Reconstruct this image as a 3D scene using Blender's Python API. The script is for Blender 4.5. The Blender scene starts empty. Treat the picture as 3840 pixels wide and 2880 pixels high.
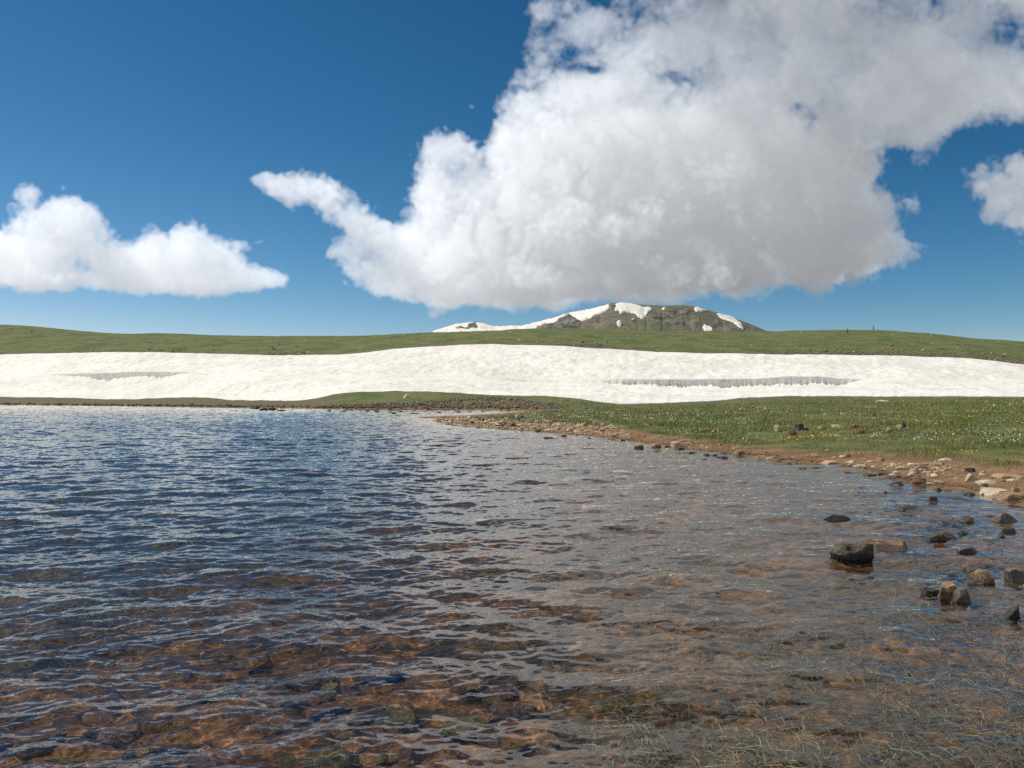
import bpy, bmesh, math, random
import numpy as np

# ------------------------------------------------------------------ camera, sky, sun, exposure
S = bpy.context.scene
C = S.collection
F = 3014.0            # focal length in photograph pixels (3840 wide)
HY = 1485.0           # row of the eye-level horizon
CX = 1920.0
EYE = 1.6
rad = math.radians

cam_data = bpy.data.cameras.new("camera")
cam_data.sensor_width = 36.0
cam_data.lens = 36.0 * F / 3840.0
cam_data.shift_y = (HY - 1440.0) / 3840.0
cam_data.clip_start = 0.05
cam_data.clip_end = 30000.0
cam = bpy.data.objects.new("camera", cam_data)
cam.location = (0, 0, EYE)
cam.rotation_euler = (rad(90), 0, 0)
C.objects.link(cam)
S.camera = cam

SUN_AZ, SUN_EL = -66.0, 50.0      # degrees left of the view, above the horizon
sdir = np.array([math.sin(rad(SUN_AZ)) * math.cos(rad(SUN_EL)), math.cos(rad(SUN_AZ)) * math.cos(rad(SUN_EL)), math.sin(rad(SUN_EL))])
SUN_STRENGTH = 4.2
SKY_STRENGTH = 0.10
EXPOSURE = 0.0

S.view_settings.view_transform = 'Standard'
S.view_settings.look = 'None'
S.view_settings.exposure = EXPOSURE
S.view_settings.gamma = 1.0
S.view_settings.use_curve_mapping = False
S.render.engine = 'CYCLES'
S.cycles.max_bounces = 10
S.cycles.transmission_bounces = 8
S.cycles.transparent_max_bounces = 12
S.cycles.caustics_reflective = False
S.cycles.caustics_refractive = True
S.cycles.blur_glossy = 0.2
S.cycles.use_denoising = False
S.cycles.sample_clamp_indirect = 6.0

sun_data = bpy.data.lights.new("sun", 'SUN')
sun_data.energy = SUN_STRENGTH
sun_data.angle = rad(0.53)
sun_data.color = (1.0, 0.935, 0.82)
sun = bpy.data.objects.new("sun", sun_data)
from mathutils import Vector
sun.rotation_euler = Vector((-sdir[0], -sdir[1], -sdir[2])).to_track_quat('-Z', 'Y').to_euler()
sun.location = (-200, 100, 300)
C.objects.link(sun)


def cloud_map(step=4.0, zstep=26.0, nz=34, seed=5):
    """Light a 3-D block of cloud. Returns rows of (light, opacity) over a window of sky,
    in tangent units u (sideways/forward) and v (up/forward)."""
    S = 1.736; F = 3014.0
    x0, x1, y0, y1 = -1000.0, 4800.0, -1000.0, 1500.0
    nx = int((x1-x0)/step); ny = int((y1-y0)/step)
    rng = np.random.default_rng(seed)
    blobs = [
     # main cloud, lower body
     (1090,590,190,66,1),(1330,540,250,95,1),(1560,520,250,105,1),(1760,500,180,85,1),(1210,470,250,100,1),(955,560,120,55,1),
     (1050,625,150,36,.9),(1300,610,240,36,.9),(1500,590,240,46,.8),(1700,570,220,40,.8),(1880,530,90,44,.85),(1890,440,85,72,.95),(1790,420,90,60,.9),(1830,555,110,30,.75),
     (935,440,60,78,1),(1010,460,75,72,1),(1110,360,72,100,1),(1135,245,52,85,1),(1095,285,40,60,1),(1200,330,110,130,1),
     (1330,330,140,120,.95),(1470,400,150,110,.95),(1560,330,130,120,.9),(1680,400,130,90,.9),(1290,240,110,70,.85),(1500,250,110,70,.85),(1400,260,110,60,.85),
     # trunk-like arm to the left
     (612,404,42,30,1),(655,418,52,42,1),(715,425,52,50,1),(760,475,62,44,1),(815,512,74,42,1),(880,530,80,46,1),(735,545,56,20,.72),(790,575,80,28,.85),(850,595,90,34,.95),(920,625,100,30,.9),(556,388,38,20,.62),
     # small puff
     (938,316,38,44,.95),(985,320,42,50,.95),(1032,345,34,50,.9),
     # upper mass, thinner
     (1165,40,46,70,.75),(1240,50,70,70,.8),(1360,60,110,80,.85),(1480,100,100,70,.8),(1600,60,150,100,.9),(1760,60,170,130,.95),(1930,110,150,120,1),
     (2040,165,120,95,1),(1900,240,150,75,1),(1740,220,130,60,.85),(1620,200,130,80,.85),(2150,190,120,60,1),(2240,190,100,60,1),(1190,160,80,50,.72),(1330,165,100,50,.74),(1170,110,50,46,.7),
     (1830,330,110,60,.85),(1960,290,90,50,.9),(1780,370,100,60,.85),(1650,300,110,70,.9),(2090,90,80,60,.8),
     # right-hand edge cloud
     (2200,390,80,70,.78),(2125,380,56,54,.68),(2205,470,72,64,.8),(2170,440,60,50,.7),(2340,430,140,90,1),(2500,500,200,110,1),
     # left cloud
     (40,560,120,56,1),(110,500,60,58,1),(155,470,66,55,1),(195,520,64,50,1),(255,560,95,40,1),(335,570,95,40,1),(405,540,80,58,1),(475,560,72,44,1),(550,597,62,32,1),(600,605,46,22,.9),(-70,550,120,60,1),
     (100,605,140,30,.95),(300,610,140,26,.9),(450,610,110,32,.95),(50,415,40,24,.58),(530,525,38,20,.66),(-260,520,150,70,1),
     # wisps
     (1015,232,22,15,.64),(935,675,28,18,.64),(600,545,36,12,.52),(660,560,34,13,.46),(10,440,24,16,.45),(725,630,22,16,.4),
     # beyond the frame
     (1450,-90,300,80,.9),(1500,-230,380,120,.95),(1900,-150,320,150,1),(2300,-40,240,130,1),(2500,-250,300,140,1),(2480,240,200,90,.95),(2650,60,200,140,1),(-380,-300,160,70,.9),(300,-420,200,60,.8),(1200,-420,400,100,.9),(2000,-430,400,110,.9),
    ]
    gaps = [(1290,150,54,16,.36),(1450,168,32,15,.42),(1742,258,40,34,.34),(1715,235,20,16,.2),(1905,405,60,24,.35),(860,425,36,40,.5),(1038,300,20,50,.3),(700,505,34,12,.5),(1950,330,80,20,.2)]
    zc = (np.arange(nz)-nz/2+.5)*zstep
    X = x0+(np.arange(nx)+.5)*step; Y = y0+(np.arange(ny)+.5)*step
    f = np.zeros((ny,nx,nz),np.float32)
    for bi,(bx,by,rx,ry,w) in enumerate(blobs):
        bx*=S;by*=S;rx*=S*1.22;ry*=S*1.22
        rz=min(330.0,0.55*rx+0.35*ry); bz=rng.uniform(-.25,.25)*min(rz,200)
        R=1.9
        i0,i1=np.searchsorted(X,[bx-R*rx,bx+R*rx]); j0,j1=np.searchsorted(Y,[by-R*ry,by+R*ry])
        if i1<=i0 or j1<=j0: continue
        ex=np.exp(-1.6*((X[i0:i1]-bx)/rx)**2); ey=np.exp(-1.6*((Y[j0:j1]-by)/ry)**2); ez=np.exp(-1.6*((zc-bz)/rz)**2)
        q=f[j0:j1,i0:i1]; q+=(1-q)*(w*(ey[:,None,None]*ex[None,:,None]*ez[None,None,:])).astype(np.float32)
    for bx,by,rx,ry,w in gaps:
        f*=(1-w*np.exp(-((Y-by*S)/(ry*S))**2)[:,None,None]*np.exp(-((X-bx*S)/(rx*S))**2)[None,:,None]).astype(np.float32)
    ky=np.fft.fftfreq(ny,step).astype(np.float32); kx=np.fft.fftfreq(nx,step).astype(np.float32); kz=np.fft.rfftfreq(nz,zstep).astype(np.float32)
    K=np.sqrt(ky[:,None,None]**2+kx[None,:,None]**2+(kz[None,None,:]*1.0)**2)
    W=np.fft.rfftn(rng.standard_normal(f.shape).astype(np.float32)).astype(np.complex64)
    def band(lo,hi,p,roll):
        # noise with wavelengths between lo and hi px, amplitude falling as wavelength^p
        A=np.where((K>1/hi)&(K<1/lo),(np.maximum(K,1e-6)*hi)**(-p),0)
        b=np.fft.irfftn(np.roll(W,roll,1)*A,s=f.shape).astype(np.float32); b/=b.std(); return b
    n1=np.minimum(np.abs(band(300,1500,1.6,0)),1.9)-.8; n2=np.minimum(np.abs(band(110,420,1.8,301)),1.9)-.8; n3=np.minimum(np.abs(band(36,130,1.8,97)),1.9)-.8; n4=band(10,60,2.0,555)
    n=0.55*n1+0.70*n2+0.38*n3+0.17*n4
    thin=1-0.60*np.exp(-((Y-60*S)/(190*S))**2)[:,None,None]          # the upper sheet is more see-through
    d=np.clip((f-0.50+0.27*n)*4.2,0,1)*thin.astype(np.float32); d*=np.clip((f-.05)*8,0,1)
    del n,n1,n2,n3,n4,W,K
    # sun march, rows from the top down
    sig=0.0046
    T=np.ones((nx,nz),np.float32); Tl=np.empty_like(d)
    sx=0.80; szp=-0.30*step/zstep; ds=step*math.sqrt(1+.64+.09)
    def shift(a,s,axis):
        k=int(math.floor(s)); t=s-k
        def sh(k):
            b=np.roll(a,k,axis)
            if k>0: (b[:k] if axis==0 else b[:,:k]).__setitem__(slice(None),1)
            elif k<0: (b[k:] if axis==0 else b[:,k:]).__setitem__(slice(None),1)
            return b
        return sh(k)*(1-t)+sh(k+1)*t
    for j in range(ny):
        Tl[j]=T
        T=T*np.exp(-sig*ds*d[j])
        T=shift(shift(T,sx,0),szp,1)
        if j%3==0: T[1:-1]=.25*T[:-2]+.5*T[1:-1]+.25*T[2:]
    L=np.zeros((ny,nx),np.float32); A=np.zeros((ny,nx),np.float32); Tv=np.ones((ny,nx),np.float32)
    # ambient: cloud seen from below and the depth overhead
    up_d=np.cumsum(d.mean(2),0)*step
    amb=(0.36+0.64*np.exp(-up_d*0.0022))
    sv=0.011
    for k in range(nz):
        a=1-np.exp(-sv*zstep*d[:,:,k])
        t=Tl[:,:,k]
        src=0.50*t+0.50*t**0.25
        L+=Tv*a*src; Tv*=1-a
    A=1-Tv
    lit=L/np.maximum(A,1e-4)
    return lit,A,amb.astype(np.float32),(x0,x1,y0,y1,F)

def nd(nt, typ, loc=None, **kw):
    n = nt.nodes.new(typ)
    for k, v in kw.items():
        setattr(n, k, v)
    return n

def lk(nt, a, b):
    nt.links.new(a, b)

def math_n(nt, op, a, b=None, c=None, clamp=False):
    n = nd(nt, 'ShaderNodeMath', operation=op)
    n.use_clamp = clamp
    for i, v in enumerate((a, b, c)):
        if v is None: continue
        if isinstance(v, (int, float)): n.inputs[i].default_value = v
        else: lk(nt, v, n.inputs[i])
    return n.outputs[0]

def ramp_n(nt, x, lo, hi, a=0.0, b=1.0, smooth=True):
    n = nd(nt, 'ShaderNodeMapRange')
    n.interpolation_type = 'SMOOTHSTEP' if smooth else 'LINEAR'
    lk(nt, x, n.inputs['Value'])
    n.inputs['From Min'].default_value = lo; n.inputs['From Max'].default_value = hi
    n.inputs['To Min'].default_value = a; n.inputs['To Max'].default_value = b
    return n.outputs['Result']

def mix_n(nt, fac, a, b, blend='MIX'):
    n = nd(nt, 'ShaderNodeMix', data_type='RGBA', blend_type=blend)
    for i, v in ((0, fac), (6, a), (7, b)):
        if isinstance(v, (int, float)): n.inputs[i].default_value = v
        elif isinstance(v, tuple): n.inputs[i].default_value = (*v, 1) if len(v) == 3 else v
        else: lk(nt, v, n.inputs[i])
    return n.outputs[2]

def build_world():
    lit, A, amb, (x0, x1, y0, y1, FF) = cloud_map()
    ny, nx = lit.shape
    px = np.ones((ny, nx, 4), np.float32)
    px[..., 0] = lit; px[..., 1] = amb; px[..., 2] = A
    px = px[::-1]
    img = bpy.data.images.new("cloud_field", nx, ny, alpha=False, float_buffer=True)
    img.colorspace_settings.name = 'Non-Color'
    img.pixels.foreach_set(np.ascontiguousarray(px).ravel())
    img.update(); img.pack()
    w = bpy.data.worlds.new("World"); S.world = w; w.use_nodes = True
    nt = w.node_tree; nt.nodes.clear()
    out = nd(nt, 'ShaderNodeOutputWorld'); bg = nd(nt, 'ShaderNodeBackground')
    lk(nt, bg.outputs[0], out.inputs[0]); bg.inputs[1].default_value = SKY_STRENGTH
    sky = nd(nt, 'ShaderNodeTexSky', sky_type='NISHITA')
    sky.sun_disc = False; sky.sun_elevation = rad(SUN_EL); sky.sun_rotation = rad(SUN_AZ)
    sky.altitude = 2600.0; sky.air_density = 1.0; sky.dust_density = 0.35; sky.ozone_density = 3.0
    tc = nd(nt, 'ShaderNodeTexCoord'); sep = nd(nt, 'ShaderNodeSeparateXYZ'); lk(nt, tc.outputs['Generated'], sep.inputs[0])
    X, Y, Z = sep.outputs
    front = ramp_n(nt, Y, 0.08, 0.14)
    yy = math_n(nt, 'MAXIMUM', Y, 0.05)
    U = math_n(nt, 'DIVIDE', X, yy); V = math_n(nt, 'DIVIDE', Z, yy)
    # window of sky in photograph pixels -> 0..1 over the cloud block
    u = math_n(nt, 'MULTIPLY_ADD', U, FF / (x1 - x0), (CX - x0) / (x1 - x0))
    v = math_n(nt, 'MULTIPLY_ADD', V, FF / (y1 - y0), (y1 - HY) / (y1 - y0))
    cmb = nd(nt, 'ShaderNodeCombineXYZ'); lk(nt, u, cmb.inputs[0]); lk(nt, v, cmb.inputs[1])
    it = nd(nt, 'ShaderNodeTexImage', image=img, interpolation='Cubic', extension='CLIP'); lk(nt, cmb.outputs[0], it.inputs[0])
    s2 = nd(nt, 'ShaderNodeSeparateColor'); lk(nt, it.outputs[0], s2.inputs[0])
    a_win = math_n(nt, 'MULTIPLY', s2.outputs[2], front)
    # the rest of the sky carries the same broken cumulus
    zz = math_n(nt, 'MAXIMUM', math_n(nt, 'ADD', Z, 0.12), 0.1)
    cp = nd(nt, 'ShaderNodeCombineXYZ')
    lk(nt, math_n(nt, 'DIVIDE', X, zz), cp.inputs[0]); lk(nt, math_n(nt, 'DIVIDE', Y, zz), cp.inputs[1]); cp.inputs[2].default_value = 3.7
    nz = nd(nt, 'ShaderNodeTexNoise'); nz.inputs['Scale'].default_value = 0.8; nz.inputs['Detail'].default_value = 7; nz.inputs['Roughness'].default_value = 0.55
    lk(nt, cp.outputs[0], nz.inputs['Vector'])
    a_gen = ramp_n(nt, nz.outputs[0], 0.42, 0.58)
    inu = math_n(nt, 'MULTIPLY', ramp_n(nt, u, 0.0, 0.06), ramp_n(nt, u, 1.0, 0.94))
    inw = math_n(nt, 'MULTIPLY', math_n(nt, 'MULTIPLY', inu, ramp_n(nt, v, 1.0, 0.93)), front)
    a_gen = math_n(nt, 'MULTIPLY', a_gen, math_n(nt, 'SUBTRACT', 1.0, inw))
    a_gen = math_n(nt, 'MULTIPLY', a_gen, ramp_n(nt, Z, 0.0, 0.06))
    k = 1.0 / SKY_STRENGTH
    lc = nd(nt, 'ShaderNodeVectorMath', operation='SCALE'); lc.inputs[0].default_value = tuple(c * k for c in CLOUD_SUN); lk(nt, s2.outputs[0], lc.inputs['Scale'])
    ac = nd(nt, 'ShaderNodeVectorMath', operation='SCALE'); ac.inputs[0].default_value = tuple(c * k for c in CLOUD_AMB); lk(nt, s2.outputs[1], ac.inputs['Scale'])
    cc = nd(nt, 'ShaderNodeVectorMath', operation='ADD'); lk(nt, lc.outputs[0], cc.inputs[0]); lk(nt, ac.outputs[0], cc.inputs[1])
    # thin mountain air: a deeper, more contrasty blue than the sea-level model gives
    sc = nd(nt, 'ShaderNodeSeparateColor'); lk(nt, sky.outputs[0], sc.inputs[0])
    cb = nd(nt, 'ShaderNodeCombineColor')
    for i, (gn, pw) in enumerate(SKY_CURVE):
        x = math_n(nt, 'MULTIPLY', sc.outputs[i], SKY_STRENGTH)
        y = math_n(nt, 'MULTIPLY', math_n(nt, 'POWER', x, pw), gn)
        lk(nt, math_n(nt, 'MULTIPLY', math_n(nt, 'MINIMUM', x, y), 1.0 / SKY_STRENGTH), cb.inputs[i])
    gm = cb
    c1 = mix_n(nt, a_gen, gm.outputs[0], tuple(0.68 * k * c for c in (1, 1.0, 1.0)))
    c2 = mix_n(nt, a_win, c1, cc.outputs[0])
    lk(nt, c2, bg.inputs[0])

CLOUD_SUN = (1.0, 1.0, 1.0)
CLOUD_AMB = (0.175, 0.20, 0.235)
SKY_CURVE = ((2.54, 2.2), (1.09, 1.4), (0.90, 1.26))
build_world()

# ------------------------------------------------------------------ small tools
rng = np.random.default_rng(11)
random.seed(11)
_tab = np.random.default_rng(3).uniform(-1, 1, (256, 256)).astype(np.float32)

def vnoise(x, y, cell, seed=0):
    x = x / cell + seed * 17.31; y = y / cell + seed * 7.77
    i = np.floor(x).astype(np.int64); j = np.floor(y).astype(np.int64)
    a = x - i; b = y - j
    a = a * a * a * (a * (a * 6 - 15) + 10); b = b * b * b * (b * (b * 6 - 15) + 10)
    i0 = i & 255; i1 = (i + 1) & 255; j0 = j & 255; j1 = (j + 1) & 255
    return (_tab[i0, j0] * (1 - a) + _tab[i1, j0] * a) * (1 - b) + (_tab[i0, j1] * (1 - a) + _tab[i1, j1] * a) * b

def fbm(x, y, cell, octv=4, seed=0, gain=0.5):
    s = 0; amp = 1.0
    for k in range(octv):
        c, n = math.cos(0.6 * k), math.sin(0.6 * k)
        s = s + amp * vnoise(x * c - y * n, x * n + y * c, cell, seed + k * 3); cell *= 0.5; amp *= gain
    return s

def sstep(x, a, b):
    t = np.clip((x - a) / (b - a), 0, 1); return t * t * (3 - 2 * t)

def curve(pts, smooth=25.0):
    """Dense smooth lookup through (px, value) pairs."""
    pts = sorted(pts); g = np.arange(-2600, 6600, 4.0)
    v = np.interp(g, [p[0] for p in pts], [p[1] for p in pts])
    r = int(smooth * 3 / 4); kx = np.exp(-0.5 * (np.arange(-r, r + 1) * 4 / smooth) ** 2); kx /= kx.sum()
    v = np.convolve(np.pad(v, r, mode='edge'), kx, 'valid')
    return lambda q: np.interp(q, g, v)

def mesh_obj(name, verts, faces, mat=None, smooth=True, parent=None, attrs=None, link=True):
    verts = np.ascontiguousarray(verts, np.float32); faces = np.ascontiguousarray(faces, np.int32)
    m = bpy.data.meshes.new(name); n = faces.shape[1]
    m.vertices.add(len(verts)); m.vertices.foreach_set('co', verts.ravel())
    m.loops.add(faces.size); m.loops.foreach_set('vertex_index', faces.ravel())
    m.polygons.add(len(faces)); m.polygons.foreach_set('loop_start', np.arange(0, faces.size, n, dtype=np.int32))
    m.polygons.foreach_set('loop_total', np.full(len(faces), n, np.int32))
    m.polygons.foreach_set('use_smooth', np.full(len(faces), smooth, bool))
    for k, v in (attrs or {}).items():
        a = m.attributes.new(k, 'FLOAT', 'POINT'); a.data.foreach_set('value', np.ascontiguousarray(v, np.float32).ravel())
    m.update(); m.validate()
    if mat: m.materials.append(mat)
    o = bpy.data.objects.new(name, m)
    if link: C.objects.link(o)
    if parent: o.parent = parent
    return o

def grid_faces(nr, nc):
    i = np.arange(nr * nc).reshape(nr, nc)
    return np.stack([i[:-1, :-1], i[:-1, 1:], i[1:, 1:], i[1:, :-1]], -1).reshape(-1, 4)

def tag(o, label=None, cat=None, group=None, kind=None):
    if label: o['label'] = label
    if cat: o['category'] = cat
    if group: o['group'] = group
    if kind: o['kind'] = kind
    return o

def new_mat(name, rough=0.85, spec=0.3):
    m = bpy.data.materials.new(name); m.use_nodes = True
    nt = m.node_tree; b = nt.nodes['Principled BSDF']
    b.inputs['Roughness'].default_value = rough; b.inputs['Specular IOR Level'].default_value = spec
    return m, nt, b

def noise_n(nt, vec, scale, detail=4, rough=0.55, out=0, dist=0.0):
    n = nd(nt, 'ShaderNodeTexNoise'); n.inputs['Scale'].default_value = scale; n.inputs['Detail'].default_value = detail
    n.inputs['Roughness'].default_value = rough; n.inputs['Distortion'].default_value = dist
    if vec is not None: lk(nt, vec, n.inputs['Vector'])
    return n.outputs[out]

def bump_n(nt, h, dist, strength=1.0, normal=None):
    b = nd(nt, 'ShaderNodeBump'); b.inputs['Distance'].default_value = dist; b.inputs['Strength'].default_value = strength
    lk(nt, h, b.inputs['Height'])
    if normal is not None: lk(nt, normal, b.inputs['Normal'])
    return b.outputs[0]

def attr_n(nt, name):
    return nd(nt, 'ShaderNodeAttribute', attribute_name=name).outputs['Fac']

def scaled_pos(nt, s, obj=False):
    if obj: p = nd(nt, 'ShaderNodeTexCoord').outputs['Object']
    else: p = nd(nt, 'ShaderNodeNewGeometry').outputs['Position']
    v = nd(nt, 'ShaderNodeVectorMath', operation='MULTIPLY'); lk(nt, p, v.inputs[0]); v.inputs[1].default_value = s
    return v.outputs[0]

# ------------------------------------------------------------------ the lie of the land
def gxy(px, py, z=0.0):
    Y = (EYE - z) * F / (py - HY); return ((px - CX) / F * Y, Y)

front_shore = [(5200, 2350), (4500, 2080), (4150, 1965), (3840, 1884), (3770, 1868), (3693, 1856), (3600, 1828), (3482, 1822), (3400, 1806), (3341, 1790), (3223, 1757), (3082, 1737),
               (2941, 1728), (2800, 1709), (2734, 1701), (2617, 1687), (2528, 1675), (2411, 1660), (2293, 1643), (2146, 1628), (1970, 1616), (1860, 1609),
               (1794, 1605), (1730, 1599), (1676, 1592), (1640, 1581), (1622, 1570)]
back_spit = [(1560, 1564), (1640, 1561), (1760, 1557), (1880, 1551), (1960, 1546), (2030, 1542)]
far_shore = [(2040, 1539.5), (1900, 1537), (1700, 1535), (1500, 1534), (1300, 1533), (1100, 1531.5), (940, 1530), (764, 1527.5), (411, 1522), (150, 1519.5), (0, 1518), (-400, 1515), (-1500, 1510)]
lake_poly = [gxy(*p) for p in front_shore + back_spit + far_shore] + [(-190, 60), (-120, 2), (-30, -5), (-5, -1.6), (1, -1.2), (5.6, -0.6), (6.4, 1.5)]
LP = np.array(lake_poly)

def shore_dist(x, y):
    """Distance to the waterline: positive on land, negative on the lake."""
    x = np.asarray(x, np.float32); y = np.asarray(y, np.float32)
    best = np.full(x.shape, 1e12, np.float32); inside = np.zeros(x.shape, bool)
    n = len(LP)
    for k in range(n):
        ax, ay = LP[k]; bx, by = LP[(k + 1) % n]
        dx, dy = bx - ax, by - ay
        t = np.clip(((x - ax) * dx + (y - ay) * dy) / (dx * dx + dy * dy), 0, 1)
        best = np.minimum(best, (x - ax - t * dx) ** 2 + (y - ay - t * dy) ** 2)
        c = ((ay > y) != (by > y))
        with np.errstate(divide='ignore', invalid='ignore'):
            inside ^= c & (x < (bx - ax) * (y - ay) / (by - ay + 1e-12) + ax)
    d = np.sqrt(best)
    return np.where(inside, -d, d)

snow_bottom_py = curve([(-1500, 1484), (0, 1488), (294, 1494), (470, 1497), (600, 1495), (646, 1492), (735, 1490), (800, 1493), (881, 1500), (1000, 1502), (1117, 1502), (1175, 1495), (1234, 1481), (1300, 1473),
                        (1400, 1469), (1500, 1466), (1700, 1473), (1853, 1481), (2029, 1484), (2146, 1493), (2240, 1507), (2323, 1516), (2430, 1514), (2558, 1510), (2650, 1507), (2768, 1494), (2900, 1488), (2964, 1486), (3273, 1487), (3840, 1488), (5400, 1490)], 14)
snow_bottom_Y = curve([(-1500, 170), (0, 165), (735, 150), (1117, 126), (1300, 118), (1500, 114), (2000, 108), (2323, 98), (2800, 106), (3840, 112), (5400, 125)], 60)
snow_top_py = curve([(-1500, 1345), (0, 1330), (411, 1321), (588, 1322), (1000, 1333), (1150, 1333), (1300, 1330), (1500, 1308), (1695, 1295), (1826, 1292), (2000, 1295), (2151, 1301), (2300, 1311), (2411, 1318), (2600, 1325),
                     (2940, 1330), (3273, 1333), (3609, 1343), (3721, 1354), (3840, 1368), (4400, 1395), (5400, 1410)], 30)
snow_top_Y = curve([(-1500, 240), (0, 230), (1300, 200), (2000, 190), (2600, 185), (3840, 190), (5400, 215)], 60)
ridge_py = curve([(-1500, 1180), (-300, 1205), (0, 1218), (118, 1222), (294, 1239), (441, 1252), (588, 1248), (764, 1256), (1000, 1260), (1300, 1260), (1500, 1253), (1624, 1247), (2008, 1234), (2150, 1232), (2281, 1235), (2600, 1243), (2880, 1243),
                  (3080, 1239), (3177, 1237), (3300, 1238), (3385, 1242), (3665, 1271), (3840, 1281), (4400, 1320), (5400, 1350)], 30)
ridge_Y = curve([(-1500, 350), (0, 330), (1300, 310), (2000, 300), (3000, 302), (3840, 295), (5400, 290)], 60)
lip_py = curve([(-1500, 1405), (0, 1404), (206, 1403), (294, 1400), (411, 1397), (529, 1393), (676, 1394), (811, 1400), (1100, 1408), (1500, 1410), (1780, 1412), (1956, 1423), (2086, 1428), (2327, 1422), (2607, 1422), (2824, 1420),
                (2959, 1410), (3105, 1413), (3138, 1419), (3250, 1423), (3500, 1425), (3840, 1430), (5400, 1440)], 8)
face_px = curve([(-1500, 0), (190, 0), (250, 10), (330, 16), (370, 30), (415, 34), (425, 26), (480, 22), (540, 20), (590, 24), (640, 22), (680, 8), (720, 7), (760, 9), (830, 0), (1400, 0), (1500, 4), (1700, 4), (1800, 3),
                 (1956, 9), (2086, 6), (2200, 9), (2327, 17), (2500, 27), (2607, 31), (2700, 33), (2850, 36), (2960, 38), (3050, 34), (3120, 30), (3180, 22), (3220, 8), (3262, 0), (5400, 0)], 6)
shore_Y = curve([(-1500, 193), (0, 146), (411, 130), (764, 113), (940, 107), (1300, 100), (1700, 96), (2030, 88), (2250, 62), (2500, 38), (2800, 24), (3223, 18), (3600, 15), (3840, 12.4), (5400, 8)], 40)
mud_w = curve([(1400, 6), (1700, 5), (2100, 4), (2450, 1.5), (2800, 1.0), (3200, 1.7), (3600, 2.6), (3840, 3.0), (5400, 3.5)], 60)
jag = np.random.default_rng(4)

def bottom_py(px): return snow_bottom_py(px) + 1.6 * vnoise(px, px * 0, 60, 5) + 1.0 * vnoise(px, px * 0, 17, 6)
def top_py(px): return snow_top_py(px) + 1.2 * vnoise(px, px * 0, 90, 8) + 0.7 * vnoise(px, px * 0, 23, 9)

def hz(py, Y): return EYE + (HY - py) / F * Y

def knots(px):
    Y1 = snow_bottom_Y(px); z1 = hz(bottom_py(px), Y1)
    Y2 = snow_top_Y(px); z2 = hz(top_py(px), Y2)
    Yl = Y1 + 0.45 * (Y2 - Y1); zl = hz(lip_py(px), Yl)
    return Y1, z1, Yl, zl, Y2, z2

def land_z(x, y, d=None):
    x = np.asarray(x, np.float64); y = np.asarray(y, np.float64)
    if d is None: d = shore_dist(x, y)
    ys = np.maximum(y, 0.8); px = np.clip(x / ys * F + CX, -2400, 6400)
    d = d + 0.22 * vnoise(x, y, 1.6, 2) * np.clip(y / 25, .35, 1.2) + 0.10 * vnoise(x, y, 0.5, 3)
    dl = np.maximum(d, 0); dw = np.maximum(-d, 0)
    low = 1 - .80 * (1 - sstep(px, 1750, 2250)) * (y < 92)
    bank = (0.20 * (1 - np.exp(-dl / 1.0)) + 0.010 * dl) * low
    Y1, z1, Yl, zl, Y2, z2 = knots(px)
    Y3 = ridge_Y(px); z3 = hz(ridge_py(px), Y3)
    Ys = shore_Y(px)
    s = np.clip((y - Ys) / np.maximum(Y1 - Ys, 1), 0, 1)
    z1b = 0.20 + 0.010 * np.minimum(np.maximum(Y1 - Ys, 0) * 0.8, 70)
    z = bank + (z1 - z1b) * s * np.where(dl > 0, 1, 0)
    z = np.where(y > Y1 - 6, z * (1 - sstep(y, Y1 - 6, Y1)) + z1 * sstep(y, Y1 - 6, Y1), z)
    # hillside above the foot of the snow
    a = np.clip((y - Y1) / (Yl - Y1), 0, 1); b = np.clip((y - Yl) / (Y2 - Yl), 0, 1); c = np.clip((y - Y2) / (Y3 - Y2), 0, 1)
    zh = z1 + (zl - z1) * a + (z2 - zl) * b
    c2 = c * (1.35 - 0.35 * c)
    zh = zh + (z3 - z2) * c2
    bed = np.where((y > Y1) & (y < Y2), 3.0 * np.clip((y - Y1 - .2) / 5, 0, 1) * np.clip((Y2 - .4 - y) / 6, 0, 1), 0)
    zh = zh - bed
    back = np.maximum(y - Y3, 0)
    zh = zh - 0.10 * back * (1 - np.exp(-back / 60))
    zh = np.maximum(zh, -5)
    z = np.where(y > Y1, zh, z)
    rough = 0.05 * fbm(x, y, 3.0, 3, 21) * np.clip(dl / 3, 0, 1) + 0.02 * vnoise(x, y, 0.4, 24) * np.clip(dl / 1, 0, 1)
    z = z + rough + np.where(y > Y2 + 2, 0.35 * fbm(x, y, 14.0, 3, 31) * np.clip((y - Y2 - 2) / 10, 0, 1) * np.clip((Y3 + 6 - y) / 25, 0.25, 1), 0)
    # lake bed
    left = sstep(-x + 0.10 * y, -3.0, 5.0)
    deep = 0.05 * np.minimum(dw, 3) + 0.028 * np.clip(dw - 3, 0, 12) + 0.03 * np.clip(dw - 12, 0, 40) * left
    zb = -np.minimum(deep, 2.2) + np.clip(dw / 1.5, 0, 1) * (0.035 * fbm(x, y, 0.55, 3, 41) + 0.03 * np.clip(fbm(x, y, 0.32, 2, 45), 0, 1))
    zb = np.minimum(zb, -0.012 * np.clip(dw / .3, 0, 1))
    return np.where(d > 0, z, zb)

def ground_at(px, py):
    """The point of the ground seen at a photograph pixel."""
    Y = np.concatenate([np.geomspace(2.5, 130, 900), np.linspace(130.2, 345, 900)]); X = (px - CX) / F * Y
    z = land_z(X, Y); r = HY - (z - EYE) / Y * F
    k = np.argmax(r <= py)
    if r[k] > py: k = len(Y) - 1
    return float(X[k]), float(Y[k]), float(z[k])

WATER_MODE = 'glass'
WAVE_SLOPE = 0.18
RIPPLE = 0.03
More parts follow.
